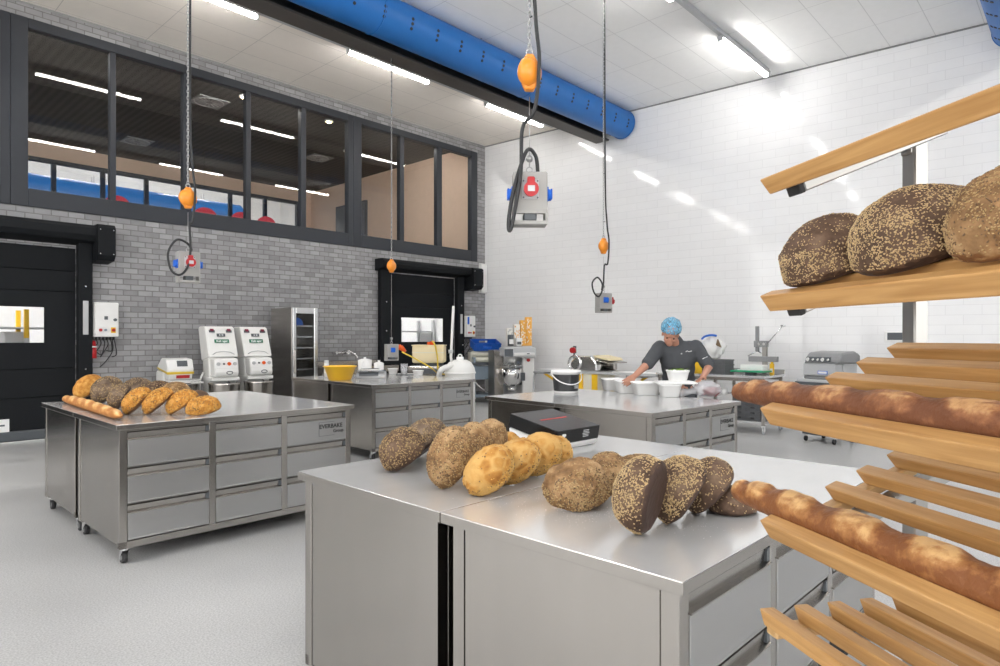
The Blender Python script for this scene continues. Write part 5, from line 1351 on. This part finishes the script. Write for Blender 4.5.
# ================================================================== VACUUM PACKER
cpos = atd(828, 400, 9.0); cpos.z = 0
t = thing('vacuum_packer', 'grey vacuum packing machine on a wheeled stand by the white wall', 'packing machine', cpos, math.radians(-105))
MB().box(-.28, .28, -.26, .30, .10, .14, .004).build('stand_base', 'slate', t)
MB().box(-.25, .25, -.20, .28, .14, .78, .012).build('cabinet', 'lightgrey', t)
MB().box(-.34, .28, -.34, .30, .78, .88, .02).m(1).box(-.35, .29, -.35, -.30, .80, .84, .004).build('chamber', ['lightgrey', 'slate'], t)
MB().box(-.24, .30, -.28, .30, .88, .925, .012).build('seal_frame', 'midgrey', t)
MB().prism([(-.30, .93), (.30, .93), (.32, 1.10), (-.30, 1.10)], -.24, .30, 'X', .012).build('body_shell', 'lightgrey', t)
MB().prism([(-.31, 1.10), (.30, 1.10), (.30, 1.22), (.16, 1.27), (-.18, 1.25), (-.28, 1.18)], -.22, .36, 'X', .025).build('lid', 'midgrey', t)
MB().cyl((.30, -.02, 1.03), (.325, -.02, 1.03), .09, n=24).build('side_dial', 'lightgrey', t)
MB().prism([(-.322, 1.125), (-.300, 1.185), (-.304, 1.188), (-.328, 1.125)], -.17, .24, 'X').build('control_panel', 'slate', t)
for k, x in enumerate((-.14, -.05, .03, .11, .2)):
    MB().cyl((x, -.336, 1.15), (x, -.31, 1.158), .024 if k in (0, 3) else .014, n=14).build('knob', 'white_plastic', t)
MB().box(.02, .18, -.308, -.30, .955, 1.0, .002).m(1).box(.03, .17, -.3095, -.308, .962, .992).build('label', ['blue', 'white'], t)
MB().tube(smooth_curve([(-.28, -.1, .95), (-.33, -.12, 1.0), (-.33, -.1, 1.1), (-.26, -.05, 1.12)], 5), .008, 8).build('hose', 'slate', t)
for sx in (-.24, .24):
    for sy in (-.22, .26):
        c = MB().box(sx - .022, sx + .022, sy - .022, sy + .022, .075, .10).build('caster', 'chrome', t); MB().cyl((sx - .014, sy, .038), (sx + .014, sy, .038), .038, n=16).build('wheel', 'rubber', c)
for ch in t.children_recursive: ch.data.transform(Matrix.Diagonal((.86, .9, 1, 1)))
# ================================================================== THINGS ON THE BACK BENCH
ZT = .9005
def tub(name, label, cat, p, r0, r1, h, mat, group=None, inner=None, th=.006, n=36, fill=None, rim=.008, sx=1., sy=1.):
    """Open round tub with wall thickness and rolled rim."""
    b = MB().lathe([(.001, 0), (r0 * .92, 0), (r0, .006), (r1, h - .012), (r1 + rim, h - .010), (r1 + rim, h), (r1 - th, h), (r0 - th, .012), (.001, .010)], n=n, sx=sx, sy=sy)
    mats = [mat]
    if fill: b.m(1).lathe([(.001, h * fill), (r0 + (r1 - r0) * fill - th * 1.2, h * fill)], n=n, sx=sx, sy=sy); mats.append(inner)
    o = b.build(name, mats, loc=p); return tag(o, label, cat, group)
p = atz(340, 380.5, ZT); p = p + Vector((p.x, p.y, 0)).normalized() * .12
tub('tub', 'wide yellow plastic tub on the back steel bench', 'tub', p, .145, .205, .185, 'yellow_tub', rim=.012)
p = atz(326.5, 377, ZT); p = p + Vector((p.x, p.y, 0))* .0
o = MB().cyl((0, 0, 0), (0, 0, .20), .032, n=18).m(1).cyl((0, 0, .05), (0, 0, .12), .0325, n=18, caps=False).m(0).cyl((0, 0, .20), (0, 0, .235), .03, n=18).build('bottle', ['white', 'carton_white'], loc=p); tag(o, 'small white bottle behind the yellow tub', 'bottle')
def jug(label, p, r, h, rz=0.):
    t = thing('jug', label, 'jug', p, rz, 'white jugs on the back bench')
    MB().lathe([(.001, 0), (r * .88, 0), (r * .92, .008), (r, h), (r - .006, h), (r * .88, .014), (.001, .012)], n=30).prism([(-.03, -r * .97), (.03, -r * .97), (0, -r - .035)], h - .03, h, 'Z').build('body', 'white_plastic', t)
    MB().tube(smooth_curve([(0, r - .005, h * .85), (0, r + .05, h * .82), (0, r + .05, h * .35), (0, r - .01, h * .25)], 6), .011, 8).build('handle', 'white_plastic', t)
    MB().lathe([(.001, h + .022), (r * .5, h + .018), (r * 1.0, h + .002), (r * .98, h + .0005), (.001, h + .001)], n=30).cyl((0, 0, h + .02), (0, 0, h + .045), .02, n=12).build('lid', 'white_plastic', t)
p = atz(364.5, 374.5, ZT); jug('tall white lidded jug behind the kitchen scale', p + Vector((.05, .06, 0)), .105, .215, 2.3)
p = atz(374, 374.5, ZT); jug('smaller white jug right of the tall jug, behind the scale', p + Vector((.12, .04, 0)), .075, .165, 2.3)
p = atz(371.5, 378, ZT); p = p + Vector((p.x, p.y, 0)).normalized() * .12
t = thing('kitchen_scale', 'flat steel kitchen scale with a sloping front on the back bench', 'scale', p, math.atan2(FW.y, FW.x) - PI / 2 + .15)
MB().prism([(-.17, 0), (.14, 0), (.14, .075), (-.08, .075), (-.17, .03)], -.20, .20, 'X', .006).m(1).prism([(-.174, .030), (-.165, .030), (-.085, .072), (-.095, .076)], -.16, .10, 'X').build('base', ['lightgrey', 'slate'], t)
MB().box(-.20, .20, -.12, .17, .088, .100, .004).cyl((0, 0, .075), (0, 0, .088), .05, n=16).build('pan', 'steel_bright', t)
o = MB().box(-.15, .12, -.10, .13, 0, .018, .003).m(1).box(-.13, .10, -.08, .11, .018, .022).build('paper', ['white', 'slate'], loc=p + Vector((0, .0, .1005)), rotz=-.5); tag(o, 'white tray lying on top of the kitchen scale', 'tray')
p = atz(392.5, 374, ZT); tub('tub', 'small white tub right of the scale on the back bench', 'tub', p + Vector((.03, .03, 0)), .058, .072, .085, 'white_plastic', 'small white tubs on the back bench')
p = atz(404, 375, ZT)
o = MB().box(-.15, .15, -.11, .11, 0, .012, .003).m(1).box(-.13, .13, -.09, .09, .012, .018).build('plate', ['slate', 'white'], loc=p + Vector((.08, .04, 0)), rotz=-.7); tag(o, 'flat dark board with white sheet between the tubs', 'board')
for k, (px, py, r, h, lab) in enumerate(((411, 375, .045, .15, 'clear plastic beaker left behind the whitest tub'), (419, 374.6, .055, .17, 'taller clear plastic beaker behind the whitest tub'))):
    p = atz(px, py, ZT)
    b = MB().lathe([(.001, 0), (r * .8, 0), (r, h), (r - .004, h), (r * .8 - .004, .008), (.001, .008)], n=24).m(1).lathe([(.001, .009), (r * .8 - .004, .009), (r * .84 - .005, h * .55), (.001, h * .55)], n=24)
    o = b.build('beaker', ['clear_plastic', 'white_matte'], loc=(min(p.x, 6.0), p.y + .05, p.z)); tag(o, lab, 'beaker', 'beakers on the back bench')
p = atz(418, 375.5, ZT); tub('tub', 'white tub before the clear beakers on the back bench', 'tub', p + Vector((.03, .03, 0)), .065, .075, .072, 'white_plastic', 'small white tubs on the back bench')
p = atz(412, 378, ZT)
o = MB().tube([(-.10, 0, .004), (.02, 0, .004)], .006, 8).m(1).box(.02, .14, -.02, .02, .002, .005, .001).build('knife', ['slate', 'chrome'], loc=p, rotz=.1); tag(o, 'small knife lying before the white tub', 'knife')

# ================================================================== THINGS ON THE MAN'S BENCH
p = atz(566, 393.5, ZT); pd = Vector((p.x, p.y, 0)).normalized(); p = p + pd * .125
t = thing('bucket', 'white lidded bucket with a black wrap and white handle', 'bucket', p, math.atan2(FW.y, FW.x) - PI / 2 + .25)
MB().lathe([(.001, 0), (.115, 0), (.122, .006), (.137, .195), (.146, .197), (.146, .212), (.137, .214), (.001, .214)], n=40).build('body', 'white_plastic', t)
MB().lathe([(.1232, .020), (.1368, .186)], n=40).build('wrap', 'wrap_black', t)['label'] = 'black printed wrap'
lb = MB().lathe([(.001, .228), (.12, .228), (.144, .227), (.152, .222), (.152, .203), (.148, .201), (.1465, .214), (.001, .2145)], n=40).build('lid', 'white_plastic', t)
pts = []
for k in range(25):
    a = PI * k / 24; x = .155 * math.cos(a); s = math.sin(a)
    pts.append((x, -.158 * s, .195 - .105 * s))
MB().tube(pts, .006, 8).cyl((.147, 0, .195), (.160, 0, .195), .014, n=12).cyl((-.160, 0, .195), (-.147, 0, .195), .014, n=12).build('handle', 'white_plastic', t)
hb = MB()
for k in range(3): hb.box(.045, .085, -.124, -.100, .050 + k * .013, .057 + k * .013)
hb.build('printed_lines', 'lightgrey', t)
def rect_tub(label, p, W, D, H, rz, fill=None, group='white tubs on the bench of the man'):
    """Rectangular tapered food tub with rounded corners and a thick rim."""
    def ring(w, d, z, r):
        out = []
        for cx, cy, a0_ in ((w / 2 - r, d / 2 - r, 0), (-w / 2 + r, d / 2 - r, 90), (-w / 2 + r, -d / 2 + r, 180), (w / 2 - r, -d / 2 + r, 270)):
            for k in range(6):
                a = math.radians(a0_ + 90 * k / 5); out.append(Vector((cx + r * math.cos(a), cy + r * math.sin(a), z)))
        return out
    rings = [ring(W * .70, D * .70, 0, .03), ring(W * .78, D * .78, .006, .04), ring(W * .95, D * .95, H - .015, .04), ring(W, D, H - .013, .042), ring(W, D, H, .042), ring(W * .93, D * .93, H, .038), ring(W * .76, D * .76, .012, .036)]
    vs = [v for r in rings for v in r]; n = len(rings[0]); fs = []
    for i in range(len(rings) - 1): fs += [(i * n + j, i * n + (j + 1) % n, (i + 1) * n + (j + 1) % n, (i + 1) * n + j) for j in range(n)]
    fs += [tuple(range(n))[::-1], tuple((len(rings) - 1) * n + j for j in range(n))]
    b = MB().add(vs, fs, True); mats = ['white_plastic']
    if fill:
        r_ = ring(W * .80, D * .80, H * .35, .036); b.m(1).add(r_, [tuple(range(n))], True); mats.append(fill)
    o = b.build('food_tub', mats, loc=p, rotz=rz); return tag(o, label, 'tub', group)
ra = math.atan2(FW.y, FW.x) - PI / 2
for px, py, w, lab, fl_ in ((613, 391, .235, 'white food tub farthest left in the row before the man', None), (627.5, 393.5, .24, 'white food tub under the outstretched hand of the man', None), (646, 395.5, .27, 'white food tub with dough in it, right in the row', 'dough')):
    p = atz(px, py, ZT); d = Vector((p.x, p.y, 0)).normalized()
    rect_tub(lab, p + d * .10, w, .22, .125, ra + .08, fl_)
p = atz(669.5, 397.5, ZT); d = Vector((p.x, p.y, 0)).normalized(); pt = p + d * .095
rect_tub('white food tub standing alone under the white lid', pt, .205, .19, .118, ra)
pl_ = pt + Vector((0, 0, .121)) + RT * .055 + FW * .03
o = MB().box(-.185, .185, -.12, .12, 0, .016, .006).box(-.17, .17, -.105, .105, .016, .022, .003).build('lid', 'white_plastic', loc=pl_, rotz=ra); tag(o, 'flat white lid held level by the man', 'lid')
pb = pl_ + Vector((0, 0, .0225)) + RT * .03
o = rect_tub('white bowl of greens standing on the flat white lid', pb, .20, .17, .105, ra)
lf = MB(); rnd = random.Random(3)
for k in range(46):
    c = Vector((rnd.gauss(.02, .045), rnd.gauss(0, .03), .085 + rnd.random() * .03)); c.x = max(-.07, min(.09, c.x)); c.y = max(-.055, min(.055, c.y))
    a = rnd.random() * 6.3; u = Vector((math.cos(a), math.sin(a), rnd.uniform(-.3, .6))) * .022; w = Vector((-math.sin(a), math.cos(a), rnd.uniform(-.2, .4))) * .011
    lf.add([c - u, c + w + Vector((0, 0, .004)), c + u, c - w], [(0, 1, 2, 3)])
l_ = lf.build('greens', 'leaf', loc=pb, rotz=ra); tag(l_, 'chopped green leaves heaped in the white bowl on the lid', 'leaves', None, 'stuff')
# bag of red meat
p = atz(703, 397.5, ZT); d = Vector((p.x, p.y, 0)).normalized()
t = thing('food_bag', 'clear plastic bag with dark red contents at the right of the bench', 'bag', p + d * .09, ra)
def lump(seed, sx, sy, sz, c, amp, zmin):
    bm = bmesh.new(); bmesh.ops.create_icosphere(bm, subdivisions=4, radius=1)
    for v in bm.verts:
        n = v.co.copy(); k = 1 + amp * mnoise.noise(n * 2.1 + Vector((seed, 0, 0))) + amp * .5 * mnoise.noise(n * 6 + Vector((0, seed, 0)))
        v.co = Vector((n.x * sx * k, n.y * sy * k, max(zmin, n.z * sz * k)))
    return bm, Matrix.Translation(c)
bm, M = lump(4, .072, .062, .046, Vector((.075, 0, .046)), .25, -.044); MB().frombm(bm, M, True).build('meat', 'meat', t)
bm, M = lump(5, .125, .10, .075, Vector((.04, 0, .070)), .18, -.068)
b = MB().frombm(bm, M, True)
b.build('film_bag', 'film', t)
nk = []
for k in range(7):
    u = k / 6; nk.append((-.06 - .17 * u, .01 * math.sin(k * 2), .06 - .03 * u))
MB().tube(nk, [.045, .032, .026, .03, .036, .045, .05], 12).build('gathered_neck', 'film', t)

# ================================================================== THE MAN
FP = 6.62
def pp(px, py, f):                               # body point seen at px,py at forward distance f
    return cam3((px - 500) / F * f, f, HCAM + (HY - py) / F * f)
t = thing('person', 'man in a blue hair net and dark grey shirt bending over the tubs', 'person', cam3((678 - 500) / F * 6.78, 6.78, 0))
O = t.location
def loc(v): return v - O
sh_l, sh_r = pp(660, 348, 6.62), pp(696, 347, 6.64)
el_l, wr_l, ha_l = pp(646.5, 365, 6.52), pp(634, 376.5, 6.40), pp(628, 381.5, 6.33)
el_r, wr_r, ha_r = pp(709, 366.5, 6.56), pp(702.5, 377.5, 6.34), pp(694, 383.5, 6.20)
neck, chest, waist, hips = pp(677.5, 343, 6.64), pp(678, 357, 6.66), pp(678.5, 378, 6.76), pp(679, 394, 6.80)
hc = pp(670.6, 333.4, 6.50)
hx = (RT * .96 - FW * .28).normalized()          # head's own left-right
hf = camv(-.22, -.80, -.56)                      # where the face looks: down to the tubs, towards the eye
hx = (RT - hf * RT.dot(hf)).normalized(); hu = hx.cross(hf) * -1
if hu.z < 0: hu = -hu
HMx = Matrix((hx, -hf, hu)).transposed()         # local: x right in view, -y the face, z crown
b = MB()
def cap(a, c, r0, r1): b.capsule(loc(a), loc(c), r0, r1, 16)
# torso and legs (under the clothes)
b.sphere(loc(chest), .165, .11, .17, M=Matrix.Rotation(math.atan2(RT.y, RT.x), 3, 'Z'))
cap(chest, waist, .125, .125); cap(waist, hips, .13, .15)
cap(sh_l, sh_r, .06, .06); cap(neck, chest, .06, .10); cap(neck + Vector((0, 0, -.02)), hc + hu * -.06, .058, .055)
for s in (-1, 1):
    h0 = hips + RT * .085 * s; kn_ = cam3((678 - 500) / F * 6.78 + .11 * s, 6.79, .50); an = cam3((678 - 500) / F * 6.78 + .12 * s, 6.84, .09)
    cap(h0, kn_, .085, .058); cap(kn_, an, .055, .038); cap(an - Vector((0, 0, .03)), an - FW * .16 + Vector((0, 0, -.05)), .04, .036)
# arms
cap(sh_l, el_l, .055, .042); cap(el_l, wr_l, .042, .027); cap(sh_r, el_r, .055, .042); cap(el_r, wr_r, .042, .027)
# head: skull, jaw, nose, brow, ears
def hs(x, y, z, rx, ry, rz): b.sphere(loc(hc + HMx @ Vector((x, y, z))), rx, ry, rz, M=HMx)
hs(0, .01, .02, .076, .095, .10); hs(0, -.028, -.045, .060, .062, .072); hs(0, -.055, -.095, .030, .028, .022)
hs(0, -.098, -.022, .013, .017, .026); hs(0, -.106, -.036, .016, .013, .011)
for s in (-1, 1):
    hs(s * .077, .008, -.018, .010, .020, .032); hs(s * .034, -.078, .012, .026, .012, .007); hs(s * .042, -.068, -.035, .022, .02, .018)
hs(0, -.088, -.066, .024, .008, .006); hs(0, -.088, -.076, .021, .009, .006)
# hands: palm, four bent fingers, thumb
def hand(wr, tip, across, down, curl, thumb_side, rest=None):
    d = (tip - wr).normalized(); ac = (across - d * across.dot(d)).normalized(); dn = d.cross(ac).normalized()
    if dn.dot(down) < 0: dn = -dn
    k0 = wr + d * .085
    for s in (-.030, -.010, .010, .030): b.capsule(loc(wr + d * .012 + ac * s * .55), loc(k0 + ac * s), .0165, .0125, 10)
    for i, s in enumerate((-.031, -.0105, .0105, .031)):
        ln = (.068, .082, .078, .060)[i] if thumb_side > 0 else (.060, .078, .082, .068)[i]
        p0 = k0 + ac * s; a = curl
        for seg, q in enumerate((.45, .32, .23)):
            v = d * math.cos(a) + dn * math.sin(a) + ac * (s * 1.2)
            p1 = p0 + v.normalized() * ln * q; b.capsule(loc(p0), loc(p1), .0095 - seg * .0008, .0088 - seg * .0008, 8); p0 = p1; a += curl * .9
    th0 = wr + d * .028 + ac * thumb_side * .028
    th1 = th0 + (d * .7 + ac * thumb_side * .75 + dn * .35).normalized() * .042; th2 = th1 + (d * .9 + ac * thumb_side * .2 + dn * .45).normalized() * .032
    b.capsule(loc(th0), loc(th1), .013, .0105, 8); b.capsule(loc(th1), loc(th2), .0102, .0085, 8)
hand(wr_l, ha_l, RT * .75 + FW * .55, Vector((0, 0, -1)), .28, 1)
hand(wr_r, ha_r, FW * .9 + RT * .3, Vector((0, 0, -1)), .30, -1)
body = b.build('body', 'skin', t)
m = body.modifiers.new('Remesh', 'REMESH'); m.mode = 'VOXEL'; m.voxel_size = .0055; m.use_smooth_shade = True
m = body.modifiers.new('Smooth', 'SMOOTH'); m.factor = .5; m.iterations = 3
# eyes
e = MB()
for s in (-1, 1): e.sphere(hc - O + HMx @ Vector((s * .033, -.079, -.008)), .0085, n=10, k=8)
e.build('eyes', 'hair', body)
# shirt
b = MB()
def capS(a, c, r0, r1): b.capsule(loc(a), loc(c), r0, r1, 18)
Rz = Matrix.Rotation(math.atan2(RT.y, RT.x), 3, 'Z')
b.sphere(loc(chest), .195, .135, .18, M=Rz); b.sphere(loc((chest + waist) * .5), .178, .135, .17, M=Rz); b.sphere(loc(waist), .172, .14, .14, M=Rz)
b.sphere(loc(hips), .185, .155, .12, M=Rz)
capS(waist, hips, .13, .145); capS(sh_l + Vector((0, 0, -.005)), sh_r + Vector((0, 0, -.005)), .072, .072); capS(sh_l, chest, .075, .12); capS(sh_r, chest, .075, .12)
capS(neck + Vector((0, 0, -.03)), chest, .075, .12)
capS(sh_l, sh_l * .12 + el_l * .88, .076, .066); capS(sh_r, sh_r * .12 + el_r * .88, .076, .066)
b.capsule(loc(neck + Vector((0, 0, -.01)) - hf * 0), loc(neck + (hc - neck) * .22), .068, .062, 18)
shirt = b.build('shirt', 'shirt', t)
m = shirt.modifiers.new('Remesh', 'REMESH'); m.mode = 'VOXEL'; m.voxel_size = .010; m.use_smooth_shade = True
m = shirt.modifiers.new('Smooth', 'SMOOTH'); m.factor = .5; m.iterations = 5
tx = bpy.data.textures.new('folds', 'CLOUDS'); tx.noise_scale = .11
m = shirt.modifiers.new('Folds', 'DISPLACE'); m.texture = tx; m.strength = .022; m.mid_level = .5; m.texture_coords = 'LOCAL'
bt = MB()
for q in (.10, .42, .74):
    c = chest * (1 - q) + waist * q + Vector((0, 0, .06)) - FW * (.142 - .0 * q) - RT * .005
    bt.cyl(loc(c), loc(c - FW * .008), .007, n=10)
bt.build('button', 'lightgrey', shirt)
c = pp(685, 351.5, 6.66) - FW * .118
lg = MB().tube([loc(c - RT * .032 - UP * .004), loc(c - RT * .010 + UP * .010), loc(c + RT * .004), loc(c + RT * .035 + UP * .008)], .0032, 6)
lg.build('logo', 'text_white', shirt)
cu = sh_r * .45 + el_r * .55 - FW * .068
MB().tube([loc(cu - RT * .028 - UP * .010), loc(cu + RT * .022 + UP * .012)], .0035, 6).build('sleeve_print', 'text_white', shirt)
# trousers and shoes
b = MB()
capS(hips + Vector((0, 0, .02)), hips + Vector((0, 0, -.04)), .155, .15)
sh_ = MB()
for s in (-1, 1):
    h0 = hips + RT * .085 * s; kn_ = cam3((678 - 500) / F * 6.78 + .11 * s, 6.79, .50); an = cam3((678 - 500) / F * 6.78 + .12 * s, 6.84, .09)
    capS(h0, kn_, .105, .078); capS(kn_, an + Vector((0, 0, .02)), .078, .065)
    sh_.sphere(loc(an - FW * .07 + Vector((0, 0, -.045))), .05, .14, .048, M=Matrix.Rotation(math.atan2(FW.y, FW.x) - PI / 2, 3, 'Z'))
    sh_.box(-.048, .048, -.13, .12, -.088, -.062, .01, Matrix.Translation(loc(an - FW * .065)) @ Matrix.Rotation(math.atan2(FW.y, FW.x) - PI / 2, 4, 'Z'))
tr = b.build('trousers', 'trousers', t)
m = tr.modifiers.new('Remesh', 'REMESH'); m.mode = 'VOXEL'; m.voxel_size = .012; m.use_smooth_shade = True
sh_.build('shoes', 'black', t)
# hair and net
b = MB()
b.sphere(hc - O + HMx @ Vector((0, .022, .030)), .083, .092, .094, M=HMx, n=20, k=14)
b.build('hair', 'hair', t)
bm = bmesh.new(); bmesh.ops.create_icosphere(bm, subdivisions=4, radius=1)
for v in bm.verts:
    n = v.co.copy(); k = 1 + .06 * mnoise.noise(n * 3) + .04 * mnoise.noise(n * 9)
    zz = n.z if n.z > -.25 else -.25 + (n.z + .25) * .25
    v.co = Vector((n.x * .103 * k, n.y * .118 * k, zz * .112 * k))
M = Matrix.Translation(hc - O + HMx @ Vector((0, .030, .045))) @ HMx.to_4x4() @ Matrix.Rotation(math.radians(-14), 4, 'X')
MB().frombm(bm, M, True).build('hair_net', 'hair_net', t)

# ================================================================== CAMERA
cd = bpy.data.cameras.new('camera'); co = bpy.data.objects.new('camera', cd); COL.objects.link(co)
cd.sensor_width = 36; cd.lens = F * 36 / 1000; cd.shift_y = 5 / 1000; cd.clip_start = .02
co.location = (0, 0, HCAM); co.rotation_euler = (PI / 2, 0, math.atan2(SN, CS) - PI / 2)
scene.camera = co
wd = bpy.data.worlds.new('world'); scene.world = wd; wd.use_nodes = True
wd.node_tree.nodes['Background'].inputs[0].default_value = (1.0, .985, .965, 1); wd.node_tree.nodes['Background'].inputs[1].default_value = 2.1
vs = scene.view_settings
vs.view_transform = 'Standard'; vs.look = 'None'; vs.gamma = 1; vs.use_curve_mapping = False; vs.exposure = 1.04
scene.cycles.use_denoising = True
scene.cycles.max_bounces = 10; scene.cycles.diffuse_bounces = 5; scene.cycles.glossy_bounces = 5; scene.cycles.transparent_max_bounces = 12
scene.cycles.sample_clamp_indirect = 6
scene.cycles.caustics_reflective = False; scene.cycles.caustics_refractive = False
